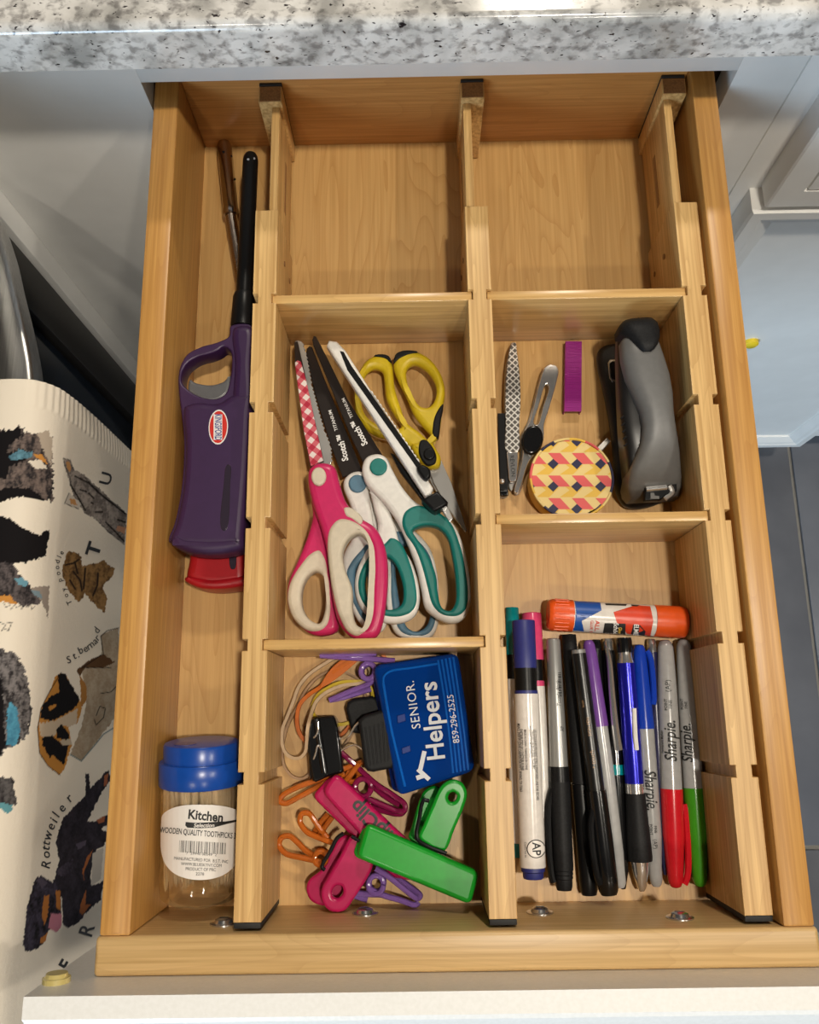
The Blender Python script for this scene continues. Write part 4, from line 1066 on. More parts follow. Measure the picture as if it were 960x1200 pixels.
# blue ballpoint with rubber grip
P = pen('ballpoint_pen', 'metallic blue ballpoint with black rubber grip and silver tip', 'pen', (430, 340), (487, 1132), 0.0120, 0.0075, 62,
    [('button', 'black_gloss', [(0, 0.72), (0.008, 0.80), (0.062, 0.80)]), ('top_ring', 'chrome', [(0.062, 0.70), (0.075, 0.70), (0.105, 0.86)]), ('barrel', 'blue_metal', [(0.105, 0.90), (0.40, 0.98), (0.588, 0.95)]), ('band', 'chrome', [(0.588, 0.97), (0.626, 0.97)]), ('grip', 'black_rubber', [(0.626, 1.0), (0.70, 1.08), (0.80, 1.22), (0.87, 1.26), (0.885, 1.2)]), ('tip', 'chrome', [(0.885, 0.92), (0.93, 0.78), (0.985, 0.45), (1, 0.22)])])
obj('clip', tube(smooth_loop([U(*C6([q])[0], z) for q, z in (((462, 560), 0.0165), ((466, 650), 0.0168), ((470, 690), 0.016))], 5, closed=False), 0.0014, 8), 'white_plastic', P['t'])
# blue permanent marker
def sharp(label, cap, A, B, zA, zB, w, capfirst, textf, hidden=0):
    capseg = [(0, 0.3), (0.004, 0.5), (0.025, 0.66), (0.08, 0.78), (0.362, 1.02)]
    body = [(0.362, 0.97), (0.62, 0.97), (0.80, 0.92), (0.88, 0.78), (0.92, 0.70), (0.97, 0.68), (0.99, 0.56), (1, 0.35)]
    if not capfirst:
        rev = lambda s: [(1 - q, k) for q, k in s][::-1]
        body_ = [(0, 0.35), (0.008, 0.58), (0.03, 0.74), (0.12, 0.84), (0.25, 0.93), (0.616, 1.0)]
        cap_ = [(0.616, 1.04), (0.80, 1.0), (0.93, 0.78), (0.975, 0.68), (0.995, 0.5), (1, 0.3)]
        segs = [('barrel', 'marker_grey', body_), ('cap', cap, cap_)]
    else:
        segs = [('cap', cap, capseg), ('barrel', 'marker_grey', body)]
    return pen('permanent_marker', label, 'marker', A, B, zA, zB, w, segs)
P = sharp('grey permanent marker with a blue cap', 'blue_cap', (477, 361), (532, 1117), 0.0075, 0.0068, 58, True, 0.6)
clip_on(P, 0.03, 0.26, 160, 'blue_cap', 0.0018, 0.0010)
on_pen(P, 'Sharpie.', 0.60, 13, False, 'barrel', shear=0.35, bold=0.014, xs=0.80, off=-1.5)
on_pen(P, 'Permanent Marker', 0.585, 2.6, False, 'barrel', off=7.5, bold=0.01, xs=0.8)
on_pen(P, 'FINE', 0.765, 3.0, False, 'barrel', off=-3.5, bold=0.01); on_pen(P, 'POINT', 0.765, 3.0, False, 'barrel', off=1.5, bold=0.01)
on_pen(P, '(AP)', 0.825, 4.4, False, 'barrel', off=-2)
# dark pen tucked between
pen('ballpoint_pen', 'dark indigo pen tucked between the blue and red markers', 'pen', (516, 344), (560, 1080), 0.0045, 0.0045, 36,
    [('button', 'chrome', [(0, 0.6), (0.01, 0.8), (0.06, 0.85)]), ('barrel', 'dark_indigo', [(0.06, 0.95), (0.9, 0.95), (1, 0.3)])])
pen('ballpoint_pen', 'black pen end showing behind the purple marker cap', 'pen', (343, 346), (372, 1090), 0.0045, 0.0045, 36,
    [('button', 'black_gloss', [(0, 0.7), (0.01, 0.85), (0.04, 0.9)]), ('barrel', 'black', [(0.04, 0.95), (0.9, 0.95), (1, 0.3)])])
P = sharp('grey permanent marker with a red cap', 'red_cap', (559, 347), (592, 1120), 0.0085, 0.0080, 66, False, 0.4)
clip_on(P, 0.985, 0.675, 168, 'red_cap', 0.0019, 0.0012)
on_pen(P, 'Sharpie.', 0.41, 13.5, True, 'barrel', shear=0.35, bold=0.014, xs=0.78, off=-1.5)
on_pen(P, 'Permanent Marker', 0.41, 3.0, True, 'barrel', off=8.2, bold=0.01, xs=0.8)
on_pen(P, 'FINE', 0.26, 3.6, True, 'barrel', off=-3.0, bold=0.01); on_pen(P, 'POINT', 0.26, 3.2, True, 'barrel', off=2.2, bold=0.01)
on_pen(P, '(AP)', 0.185, 5.6, True, 'barrel', off=-1.0)
P = sharp('grey permanent marker with a green cap beside the divider', 'green_cap', (616, 345), (669, 1117), 0.0080, 0.0075, 64, False, 0.4)
on_pen(P, 'Sharpie.', 0.42, 12.5, True, 'barrel', shear=0.35, bold=0.014, xs=0.80, off=4.0)
on_pen(P, 'POINT', 0.26, 3.0, True, 'barrel', off=6.5, bold=0.01); on_pen(P, 'FINE', 0.265, 3.0, True, 'barrel', off=2.0, bold=0.01)

# glue stick
GS = crop(630, 690, 5.0526)
plastic('glue_orange', (0.72, 0.085, 0.008), 0.35)
A, B = U(*GS([(62, 152)])[0], 0.0125), U(*GS([(882, 200)])[0], 0.0125)
gr = mmr(188 / 5.0526, 720, 724, 0.0125)
gl = thing('glue_stick', 'orange and white glue stick lying above the pens', 'glue stick', tuple((A + B) / 2 * np.array([1, 1, 0])))
ridg = []
gb = obj('cap', lathe(A, B, [(0.0, 0.00002), (0.0, gr * .86), (0.012, gr * .95), (0.03, gr), (0.175, gr), (0.175, 0.00002)], 40), 'glue_orange', gl)
tt = (B - A) / np.linalg.norm(B - A); s_ = np.cross(tt, [0, 0, 1.0]); s_ /= np.linalg.norm(s_); u_ = np.cross(s_, tt)
for k in range(9):
    a = math.radians(20 + k * 17.5); n_ = math.cos(a) * s_ + math.sin(a) * u_
    obj('cap_rib', tube([A + (B - A) * 0.04 + n_ * gr, A + (B - A) * 0.14 + n_ * gr], 0.0005, 6), 'glue_orange', gl)
gl_b = obj('barrel', lathe(A, B, [(0.176, 0.00002), (0.176, gr * .985), (0.76, gr * .985), (0.76, 0.00002)], 40), 'marker_white', gl)
ge = obj('base_cap', lathe(A, B, [(0.762, 0.00002), (0.762, gr * 1.0), (0.955, gr), (0.985, gr * .95), (0.997, gr * .82), (1, gr * .7), (1, 0.00002)], 40), 'glue_orange', gl)
MAT['glue_blue'] = principled('glue_blue', (0.006, 0.07, 0.33), 0.35)
MAT['glue_red'] = principled('glue_red', (0.62, 0.045, 0.012), 0.35)
patch(gl, [gl_b], GS([(212, 73), (372, 82), (380, 128), (250, 122), (262, 190), (276, 252), (212, 246), (222, 160)]), 'glue_blue', 'print_blue', 0.00012, 2)
patch(gl, [gl_b], GS([(450, 138), (592, 148), (582, 98), (668, 104), (686, 190), (668, 286), (540, 282), (520, 250), (470, 200)]), 'glue_red', 'print_red', 0.00012, 2)
bk = patch(gl, [gl_b], GS([(398, 203), (522, 206), (520, 272), (386, 266)]), 'ink', 'print_panel', 0.0002, 1)
lettering(gl, [gl_b], 'Sch\u00f6ol', *GS([(462, 240)])[0], 94, 5.4, 'white_print', 0.0003, bold=0.02, xs=0.7)
lettering(gl, [gl_b], 'Glue', *GS([(488, 245)])[0], 94, 3.8, 'tape_yellow', 0.0003, bold=0.02, xs=0.7)
bk = patch(gl, [gl_b], GS([(566, 212), (608, 216), (640, 252), (632, 284), (552, 276)]), 'ink', 'brand_panel', 0.0002, 1)
patch(gl, [gl_b], GS([(604, 222), (628, 246), (600, 256)]), 'glue_red', 'brand_triangle', 0.0003, 0)
lettering(gl, [gl_b], 'ELMER', *GS([(582, 250)])[0], 93, 5.6, 'white_print', 0.0003, bold=0.02, xs=0.7)
lettering(gl, [gl_b], 'ALL', *GS([(352, 218)])[0], 94, 5.0, 'glue_red', 0.0003, bold=0.01)
lettering(gl, [gl_b], 'GLUE STICK', *GS([(318, 246)])[0], 94, 3.0, 'glue_red', 0.0003, bold=0.01)
patch(gl, [gl_b], GS([(400, 88), (470, 90), (530, 92), (524, 102), (405, 98)]), 'ink', 'print_panel', 0.0002, 1)
patch(gl, [gl_b], GS([(552, 95), (604, 98), (590, 106), (560, 104)]), 'ink', 'print_panel', 0.0002, 1)

# ================================================================== CLIPS, BANDS AND THE BLUE BOX
RB = crop(320, 755, 6.664)
BX = crop(420, 750, 6.316)
PC = crop(320, 890, 5.333)
def path3(conv, pts, k=5, closed=False):
    """pts: (x, y, z)"""
    P = [U(*conv([(a, b)])[0], z) for a, b, z in pts]
    return smooth_loop(P, k, closed)
MAT['band_beige'] = noisy('band_beige', (0.42, 0.29, 0.17), (0.48, 0.34, 0.21), 200, 0.6)
MAT['band_brown'] = noisy('band_brown', (0.30, 0.17, 0.08), (0.35, 0.21, 0.11), 200, 0.6)
MAT['band_orange'] = noisy('band_orange', (0.46, 0.105, 0.008), (0.52, 0.125, 0.012), 200, 0.45, **{'Specular IOR Level': 0.25})
MAT['band_yellow'] = noisy('band_yellow', (0.46, 0.32, 0.012), (0.52, 0.37, 0.02), 200, 0.45, **{'Specular IOR Level': 0.25})
def band(label, conv, pts, mat, th=0.0006, hh=0.0016):
    single('rubber_band', tube(path3(conv, pts, 5, True), 0, closed=True, flat=(th, hh)), mat, label, 'rubber band', 'rubber bands above the binder clip')
band('wide pale beige rubber band looping around the others', RB, [(480, 112, .006), (380, 168, .006), (270, 248, .007), (200, 340, .008), (160, 450, .008), (112, 570, .008), (80, 650, .008), (72, 760, .008), (95, 840, .009), (150, 885, .010), (212, 886, .011), (254, 840, .013), (265, 760, .016), (272, 660, .0195), (302, 540, .014), (345, 440, .011), (425, 372, .010), (545, 322, .010), (705, 298, .009), (760, 220, .005), (700, 120, .004), (580, 95, .005)], 'band_beige', 0.0009)
band('brown rubber band inside the pale beige band', RB, [(440, 212, .004), (340, 268, .004), (252, 370, .004), (200, 470, .004), (132, 600, .003), (96, 700, .003), (74, 830, .003), (95, 960, .003), (160, 1035, .003), (240, 1046, .003), (320, 980, .003), (500, 860, .003), (690, 560, .003), (720, 380, .003), (690, 290, .004), (600, 235, .004), (530, 208, .004)], 'band_brown', 0.0007)
band('bright orange rubber band with a twisted flat stretch', RB, [(655, 122, .012), (560, 160, .012), (450, 240, .011), (375, 330, .009), (280, 395, .008), (215, 465, .008), (190, 560, .008), (203, 680, .008), (252, 752, .007), (330, 800, .003), (470, 760, .003), (600, 640, .003), (720, 480, .003), (860, 300, .003), (880, 120, .005), (830, 60, .006), (740, 80, .010)], 'band_orange', 0.0011, 0.0014)
obj('twist', shape(RB([(545, 118), (660, 122), (600, 185), (500, 265), (400, 330), (370, 335), (400, 265), (450, 195)]), 0.0118, 0.0126, bev=0.0003), 'band_orange', bpy.data.objects['rubber_band.002'])
band('thin yellow rubber band touching the black clip', RB, [(640, 292, .0088), (520, 302, .0088), (420, 348, .0085), (342, 412, .008), (310, 495, .006), (325, 560, .004), (400, 610, .003), (500, 628, .004), (590, 615, .004), (700, 560, .003), (770, 470, .003), (775, 370, .005), (730, 300, .007)], 'band_yellow', 0.0010, 0.0014)

# coated wire clothes pegs
plastic('wire_purple', (0.20, 0.10, 0.34), 0.15)
plastic('wire_orange', (0.42, 0.10, 0.012), 0.15)
plastic('wire_maroon', (0.20, 0.008, 0.055), 0.15)
def peg(label, mat, coil, arms, conv, wr=0.0016):
    (cx, cy, cz, cr, turns, squash) = coil
    c_ = U(*conv([(cx, cy)])[0], cz)
    t = thing('wire_clothespin', label, 'clothespin', (c_[0], c_[1], 0), 'coated wire clothespins')
    L = []
    for i in range(int(turns * 16) + 1):
        a = 2 * math.pi * i / 16
        L.append((c_[0] + cr * math.cos(a), c_[1] + cr * squash * math.sin(a), cz - 0.0016 * turns + 0.0032 * i / 16))
    obj('coil', tube(np.array(L), wr, 8), mat, t)
    for pts in arms:
        obj('wire_arm', tube(path3(conv, pts, 6), wr, 8), mat, t)
    return t
peg('purple wire clothespin half under the blue box', 'wire_purple', (745, 212, 0.0115, 0.0042, 3, 1.1),
    [[(366, 86, .020), (540, 84, .020), (712, 74, .019), (800, 70, .016)], [(366, 86, .020), (540, 100, .019), (780, 116, .017), (950, 130, .015)], [(440, 437, .010), (600, 368, .011), (760, 300, .013), (790, 250, .014)], [(440, 437, .010), (560, 412, .008), (765, 348, .008)]], RB, 0.0017)
peg('purple wire clothespin lying below the green clip', 'wire_purple', (645, 775, 0.010, 0.0042, 3, 1.1),
    [[(640, 680, .016), (720, 730, .015), (820, 810, .013), (905, 868, .012), (920, 850, .012), (860, 800, .009), (700, 690, .007)], [(590, 800, .013), (680, 845, .013), (800, 880, .012), (890, 908, .012), (912, 890, .012)], [(500, 850, .006), (540, 862, .006), (590, 880, .006)], [(520, 835, .008), (600, 842, .008), (680, 845, .009)]], PC)
peg('orange wire clothespin with two open loops beside pink clip', 'wire_orange', (300, 612, 0.0085, 0.0034, 3, 1.0),
    [[(370, 520, .010), (290, 490, .011), (210, 450, .012), (168, 385, .012), (182, 338, .012), (225, 338, .012), (262, 385, .011), (300, 440, .010), (340, 490, .009)], [(300, 640, .011), (180, 614, .012), (80, 588, .012), (38, 535, .012), (52, 490, .012), (100, 478, .012), (150, 515, .011), (205, 570, .010), (270, 612, .009)], [(250, 470, .004), (300, 390, .004), (345, 340, .004)], [(280, 485, .004), (340, 400, .004), (370, 360, .004)]], PC)
peg('orange wire clothespin with one long loop under binder clip', 'wire_orange', (505, 100, 0.006, 0.0034, 3, 1.0),
    [[(560, 15, .010), (440, 60, .010), (300, 120, .010), (160, 170, .010), (60, 225, .010), (42, 258, .010), (75, 275, .010), (160, 235, .010), (300, 160, .010), (450, 90, .010)], [(540, 25, .012), (490, 90, .012), (440, 150, .011)]], PC)
peg('maroon wire clothespin between pink clip and blue box', 'wire_maroon', (563, 175, 0.010, 0.0047, 3, 1.05),
    [[(420, -50, .008), (520, 40, .011), (640, 150, .012), (760, 230, .012), (822, 280, .012), (822, 318, .012), (780, 322, .012), (680, 285, .012), (580, 240, .012)], [(600, 140, .007), (680, 215, .008), (790, 288, .009)], [(620, 300, .007), (700, 325, .008), (800, 340, .009), (822, 318, .010)]], PC)

# binder clip with padded handles
bc = thing('binder_clip', 'black binder clip with ribbed black padded handles', 'binder clip', tuple(U(385, 870, 0)))
obj('body', shape(RB([(300, 590), (335, 566), (470, 558), (486, 580), (505, 650), (550, 990), (540, 1005), (440, 1030), (335, 1078), (308, 1070), (285, 950), (270, 780), (255, 640)]), 0.0015, 0.0165, bev=0.0014, k=0, res=2), 'black_gloss', bc)
obj('spine', lathe(U(*RB([(340, 585)])[0], 0.0150), U(*RB([(405, 1000)])[0], 0.0150), [(0, .00002), (0, .0026), (1, .0026), (1, .00002)], 14), 'black_gloss', bc)
obj('flange', shape(RB([(243, 640), (300, 600), (308, 690), (255, 745)]), 0.010, 0.0125, bev=0.0006, k=0), 'black', bc)
obj('flange', shape(RB([(270, 800), (330, 780), (330, 960), (290, 1060)]), 0.010, 0.0135, bev=0.0006, k=0), 'black', bc)
wr = 0.0006
obj('wire', tube(path3(RB, [(352, 605, .018), (352, 680, .0178), (330, 720, .017), (285, 748, .013)]), wr, 8), 'chrome', bc)
obj('wire', tube(path3(RB, [(378, 820, .018), (352, 790, .018), (335, 850, .0175), (295, 948, .014)]), wr, 8), 'chrome', bc)
obj('wire', tube(path3(RB, [(480, 745, .014), (540, 735, .015), (590, 718, .017), (640, 640, .019), (690, 590, .020)]), wr, 8), 'chrome', bc)
obj('wire', tube(path3(RB, [(490, 850, .014), (540, 825, .015), (600, 792, .017), (640, 788, .018), (710, 830, .020)]), wr, 8), 'chrome', bc)
p1_ = obj('handle_pad', shape(C7([(396, 345), (420, 325), (505, 299), (520, 305), (527, 325), (540, 515), (530, 530), (455, 546), (432, 542), (420, 525)]), 0.0175, 0.0245, bev=0.0020, k=0, res=3), 'black_rubber', bc)
for i in range(6):
    x0, y0 = 424 + i * 17, 372 - i * 5; x1, y1 = 444 + i * 14, 522 - i * 4
    q = [U(*C7([p])[0], 0.0244) for p in ((x0, y0), (x1, y1))]
    obj('rib', tube(q, 0.0005, 6), 'black_rubber', p1_)
obj('handle_pad', shape(C7([(348, 300), (355, 275), (375, 262), (452, 250), (470, 262), (490, 330), (420, 400), (372, 392)]), 0.006, 0.0120, bev=0.0018, k=0, res=3), 'black_rubber', bc)

# translucent blue clip box
MAT['blue_clear'] = principled('blue_clear', (0.002, 0.050, 0.30), 0.07, **{'Transmission Weight': 0.4, 'IOR': 1.3})
MAT['blue_deep'] = principled('blue_deep', (0.001, 0.020, 0.16), 0.3, **{'Specular IOR Level': 0.2})
MAT['blue_highlight'] = principled('blue_highlight', (0.006, 0.13, 0.55), 0.08, **{'Transmission Weight': 0.2})  # brighter blue paints highlights onto the moulded ridges
bx = thing('chip_clip', 'translucent blue clip box printed with white lettering', 'clip', tuple(U(497, 845, 0)))
obj('lower_shell', shape(fillet(BX([(88, 195), (715, 92), (850, 975), (255, 1140)]), 11), 0.0040, 0.0135, bev=0.002, k=0), 'blue_deep', bx)
lid_o = [(108, 225), (118, 195), (150, 178), (640, 104), (700, 100), (735, 115), (752, 150), (862, 905), (855, 950), (822, 980), (370, 1142), (325, 1146), (298, 1125), (285, 1085)]
bo = obj('upper_shell', shape(fillet(BX([(105, 185), (740, 92), (868, 968), (292, 1160)]), 11), 0.0142, 0.0255, bev=0.0026, k=0, res=3), 'blue_clear', bx)
cpath = path3(BX, [(185, 330, .0258), (190, 270, .0258), (235, 232, .0258), (400, 205, .0258), (585, 175, .0258)], 5)
obj('moulded_ridge', tube(cpath, 0.0007, 6), 'blue_highlight', bx)
obj('moulded_ridge', tube(path3(BX, [(186, 330, .0257), (240, 640, .0257), (300, 900, .0257), (345, 1085, .0257)], 5), 0.0008, 6), 'blue_highlight', bx)
for i in range(5):
    x = 590 + i * 28
    obj('moulded_ridge', tube(path3(BX, [(x, 150 - i * 6, .0256), (x + 45, 420, .0256), (x + 85, 720, .0256), (x + 112, 985 - i * 6, .0256)], 4), 0.0006, 6), 'blue_highlight', bx)
obj('hinge_block', shape(BX([(285, 560), (345, 545), (352, 600), (292, 618)]), 0.0250, 0.0262, bev=0.0003, k=0), 'blue_deep', bx)
obj('hinge_block', shape(BX([(320, 800), (382, 780), (390, 825), (325, 845)]), 0.0250, 0.0262, bev=0.0003, k=0), 'blue_deep', bx)
btree = bvh_of(bo)
def bxt(body, x, y, ang, h, mat='grey_print', **kw):
    lettering(bx, btree, body, *BX([(x, y)])[0], ang, h, mat, 0.0011, **kw)
bxt('SENIOR.', 408, 480, -98.5, 10.2, 'grey_print', xs=0.98, spacing=1.1)
bxt('Helpers', 552, 600, -96.5, 20.5, 'grey_print', bold=0.018, xs=0.98)
bxt('859-296-2525', 705, 583, -97.5, 7.4, 'grey_print', xs=0.95)
def stroke(parent, tree, conv, a, b, w, mat, lift):
    a, b = np.array(a, float), np.array(b, float); d_ = (b - a) / np.linalg.norm(b - a); n_ = np.array([-d_[1], d_[0]]) * w / 2
    pts = conv([tuple(a + n_), tuple(b + n_), tuple(b - n_), tuple(a - n_)])
    d2 = decal(pts, [[0, 1, 2, 3]], tree, lift)
    if d2: obj('house_mark', d2, mat, parent, smooth=False)
stroke(bx, btree, BX, (490, 822), (455, 975), 32, 'grey_print', 0.0010)
stroke(bx, btree, BX, (440, 955), (525, 1032), 32, 'grey_print', 0.00104)
stroke(bx, btree, BX, (430, 1022), (490, 1000), 34, 'grey_print', 0.00108)

# pink bag clip
plastic('clip_pink', (0.42, 0.006, 0.080), 0.27)
plastic('clip_green', (0.007, 0.29, 0.020), 0.27)
pc = thing('bag_clip', 'pink plastic bag clip with black lettering', 'clip', tuple(U(400, 980, 0)), 'plastic bag clips')
bar_p = fillet(PC([(300, 205), (388, 78), (900, 560), (900, 755), (800, 760)]), 11)
obj('bar', shape(bar_p, 0.0160, 0.0240, bev=0.0025, k=0, res=3), 'clip_pink', pc)
barp = [o for o in pc.children][-1]
obj('lower_bar', shape(fillet(PC([(240, 230), (370, 90), (860, 560), (860, 745), (760, 750)]), 9), 0.0075, 0.0150, bev=0.002, k=0), 'clip_pink', pc)
lev = obj('lever', shape(PC([(495, 478), (600, 590), (625, 660), (500, 880), (450, 945), (400, 958), (345, 945), (305, 890), (300, 820), (340, 740), (420, 600)]), 0.0175, 0.0225, [PC(ell(402, 830, 34, 42, 25))], bev=0.0018, k=3, res=3), 'clip_pink', pc)
obj('lower_lever', shape(PC([(430, 480), (500, 490), (520, 640), (380, 900), (300, 915), (235, 885), (207, 820), (220, 760), (300, 690)]), 0.0070, 0.0120, bev=0.0015, k=3), 'clip_pink', pc)
obj('spring_wire', tube(path3(PC, [(440, 462, .0235), (400, 492, .0236), (360, 570, .0232), (305, 672, .0226), (325, 692, .0226)], 3), 0.0011, 8), 'black', pc)
obj('spring_wire', tube(path3(PC, [(490, 480, .0246), (540, 510, .0246)], 3), 0.0010, 8), 'black', pc)
obj('spring_wire', tube(path3(PC, [(640, 645, .0150), (590, 720, .0150)], 3), 0.0010, 8), 'black', pc)
lettering(pc, [barp], 'ChipClip', *PC([(660, 420)])[0], 222.5, 16.5, 'ink', 0.0003, bold=0.03, xs=0.95)
# green bag clip
gc = thing('bag_clip', 'bright green plastic bag clip lying over the pink clip', 'clip', tuple(U(500, 1000, 0)), 'plastic bag clips')
obj('lower_lever', shape(C7([(592, 800), (600, 770), (640, 640), (660, 612), (700, 600), (740, 640), (700, 860), (640, 840)]), 0.0110, 0.0160, bev=0.0015, k=2), 'clip_green', gc)
obj('lower_bar', shape(fillet(C7([(372, 872), (415, 752), (855, 940), (820, 1058)]), 9), 0.0180, 0.0250, bev=0.002, k=0), 'clip_green', gc)
obj('bar', shape(fillet(C7([(388, 878), (428, 742), (868, 935), (834, 1064)]), 9), 0.0262, 0.0345, bev=0.0026, k=0, res=3), 'clip_green', gc)
obj('lever', shape(C7([(632, 800), (650, 750), (680, 680), (715, 605), (745, 580), (775, 576), (805, 592), (820, 630), (808, 680), (770, 770), (735, 850), (700, 848)]), 0.0230, 0.0280, [C7(ell(763, 643, 17, 20, 20))], bev=0.0018, k=3, res=3), 'clip_green', gc)
obj('spring_wire', tube(path3(C7, [(672, 658, .0290), (650, 655, .0292), (635, 720, .0290), (624, 800, .0290), (660, 830, .0292), (740, 862, .0300)], 3), 0.0011, 8), 'black', gc)

# ================================================================== DISH TOWEL
prof = smooth_loop([(-0.300, -0.25), (-0.300, -0.12), (-0.2985, -0.02), (-0.2950, 0.0095), (-0.285, 0.0185), (-0.272, 0.0205), (-0.259, 0.0175), (-0.2505, 0.006), (-0.2475, -0.012), (-0.2462, -0.05), (-0.2475, -0.12), (-0.2495, -0.22), (-0.2515, -0.34), (-0.253, -0.50)], 40, closed=False)
seg = np.linalg.norm(np.diff(prof, axis=0), axis=1); S = np.concatenate([[0], np.cumsum(seg)])
s_top = S[np.argmax(prof[:, 1])]
s0 = s_top - 0.03
ss_ = np.concatenate([np.linspace(0, s0, 24)[:-1], np.arange(s0, s_top + 0.30, 0.00072), np.linspace(s_top + 0.30, S[-1], 24)])
yy = np.concatenate([np.linspace(-0.30, -0.095, 24)[:-1], np.arange(-0.095, 0.3158, 0.00078)])
px_, pz_ = np.interp(ss_, S, prof[:, 0]), np.interp(ss_, S, prof[:, 1])
gy, gs_ = np.meshgrid(yy, ss_); gx = np.repeat(px_[:, None], len(yy), 1); gz = np.repeat(pz_[:, None], len(yy), 1)
hang = np.clip((gs_ - s_top - 0.01) / 0.15, 0, 1)
gx = gx + hang * (0.0020 * np.sin(gy * 48 + 0.6) + 0.0012 * np.sin(gy * 105 + gz * 9 + 2))
hem = np.clip((gy - 0.2965) / 0.002, 0, 1)
gx = gx + hem * (0.0004 + 0.00028 * np.sin(gs_ * 2 * math.pi / 0.0062 + 1.5 * np.sin(gs_ * 60))) * (gs_ > s_top)
wv = rng.normal(0, 0.00005, gx.shape)
gx = gx + wv
TV = np.stack([gx, gy, gz], -1).reshape(-1, 3)
nr_, nc_ = gx.shape
idx = np.arange(nr_ * nc_).reshape(nr_, nc_)
TF = np.stack([idx[:-1, :-1], idx[1:, :-1], idx[1:, 1:], idx[:-1, 1:]], -1).reshape(-1, 4)
# printed picture, as a colour on the cloth
pxy = to_px(TV)
front = (gs_.reshape(-1) > s_top - 0.025)
colr = np.tile(np.array([*srgb(232, 222, 206)]), (len(TV), 1))
def vnoise(p, sc, seed):
    q = p / sc; i = np.floor(q).astype(int); f = q - i; f = f * f * (3 - 2 * f)
    h = lambda a, b: ((np.sin(a * 127.1 + b * 311.7 + seed * 74.7) * 43758.5453) % 1.0)
    a, b = i[:, 0], i[:, 1]
    return (h(a, b) * (1 - f[:, 0]) + h(a + 1, b) * f[:, 0]) * (1 - f[:, 1]) + (h(a, b + 1) * (1 - f[:, 0]) + h(a + 1, b + 1) * f[:, 0]) * f[:, 1]
def inside(pts, p):
    P = np.array(pts); r = np.zeros(len(p), bool); j = len(P) - 1
    for i in range(len(P)):
        xi, yi = P[i]; xj, yj = P[j]
        c_ = ((yi > p[:, 1]) != (yj > p[:, 1])) & (p[:, 0] < (xj - xi) * (p[:, 1] - yi) / (yj - yi + 1e-12) + xi)
        r ^= c_; j = i
    return r
def paint(pts, rgb, rough=1.5, mott=0.0, rgb2=None, scale=2.2, alpha=1.0, outline=None):
    global colr
    P = np.array(pts); lo, hi = P.min(0) - 6, P.max(0) + 6
    m = front & (pxy[:, 0] > lo[0]) & (pxy[:, 0] < hi[0]) & (pxy[:, 1] > lo[1]) & (pxy[:, 1] < hi[1])
    ix = np.nonzero(m)[0]
    if len(ix) == 0: return
    q = pxy[ix]
    d_ = np.stack([vnoise(q, scale, 1) - 0.5, vnoise(q, scale, 2) - 0.5], -1) * 2 * rough
    ins = inside(pts, q + d_)
    ix = ix[ins]
    c1 = np.array(srgb(*rgb)); c2 = np.array(srgb(*(rgb2 or rgb)))
    k = np.clip(((0.55 * vnoise(pxy[ix] @ np.array([[0.8, -0.6], [0.25, 0.33]]), 4.0, 5) + 0.45 * vnoise(pxy[ix] @ np.array([[0.8, 0.6], [-0.6, 0.8]]), 1.7, 9)) - 0.5) * 2.6 * mott + 0.5 * (mott > 0), 0, 1)[:, None]
    colr[ix] = colr[ix] * (1 - alpha) + alpha * (c1 * (1 - k) + c2 * k)
def line(pts, w, rgb=(25, 22, 22)):
    P = np.array(pts, float)
    lo, hi = P.min(0) - 4, P.max(0) + 4
    m = front & (pxy[:, 0] > lo[0]) & (pxy[:, 0] < hi[0]) & (pxy[:, 1] > lo[1]) & (pxy[:, 1] < hi[1])
    ix = np.nonzero(m)[0]; q = pxy[ix]; best = np.full(len(ix), 1e9)
    for a, b in zip(P, P[1:]):
        ab = b - a; t = np.clip(((q - a) @ ab) / (ab @ ab + 1e-9), 0, 1)
        best = np.minimum(best, np.linalg.norm(q - (a + t[:, None] * ab), axis=1))
    k = np.clip((w / 2 + 0.45 - best) / 0.9, 0, 1)[:, None]
    colr[ix] = colr[ix] * (1 - k) + np.array(srgb(*rgb)) * k
D1 = crop(0, 480, 5.0); D2 = crop(0, 700, 4.614); D3 = crop(0, 900, 4.614)
BLK, DRK, GRY, LGR, ORG, BLU = (24, 22, 24), (45, 42, 44), (118, 104, 98), (168, 158, 148), (196, 136, 66), (104, 150, 168)
# upper black and grey dog with blue and orange touches
paint(D1([(-80, 120), (60, 118), (110, 92), (150, 132), (215, 142), (300, 160), (310, 400), (315, 550), (250, 520), (150, 495), (60, 510), (-80, 580)]), GRY, 2.2, 0.9, DRK)
paint(D1([(-80, 125), (60, 118), (115, 95), (130, 150), (70, 190), (40, 250), (120, 230), (200, 250), (110, 320), (60, 330), (40, 400), (-80, 420)]), BLK, 2.4)
paint(D1([(-80, 480), (60, 455), (160, 460), (240, 500), (265, 535), (150, 510), (60, 520), (-80, 580)]), BLK, 1.6)
paint(D1([(215, 140), (280, 118), (308, 170), (300, 330), (285, 300), (250, 230)]), (178, 164, 148), 1.2)
paint(D1([(160, 300), (240, 290), (280, 345), (210, 350)]), (222, 212, 196), 1.0)
paint(D1([(50, 272), (110, 236), (190, 250), (185, 282), (70, 298)]), BLU, 1.6, 0.6, (60, 90, 105))
paint(D1([(192, 260), (245, 262), (285, 325), (235, 296)]), ORG, 0.8)
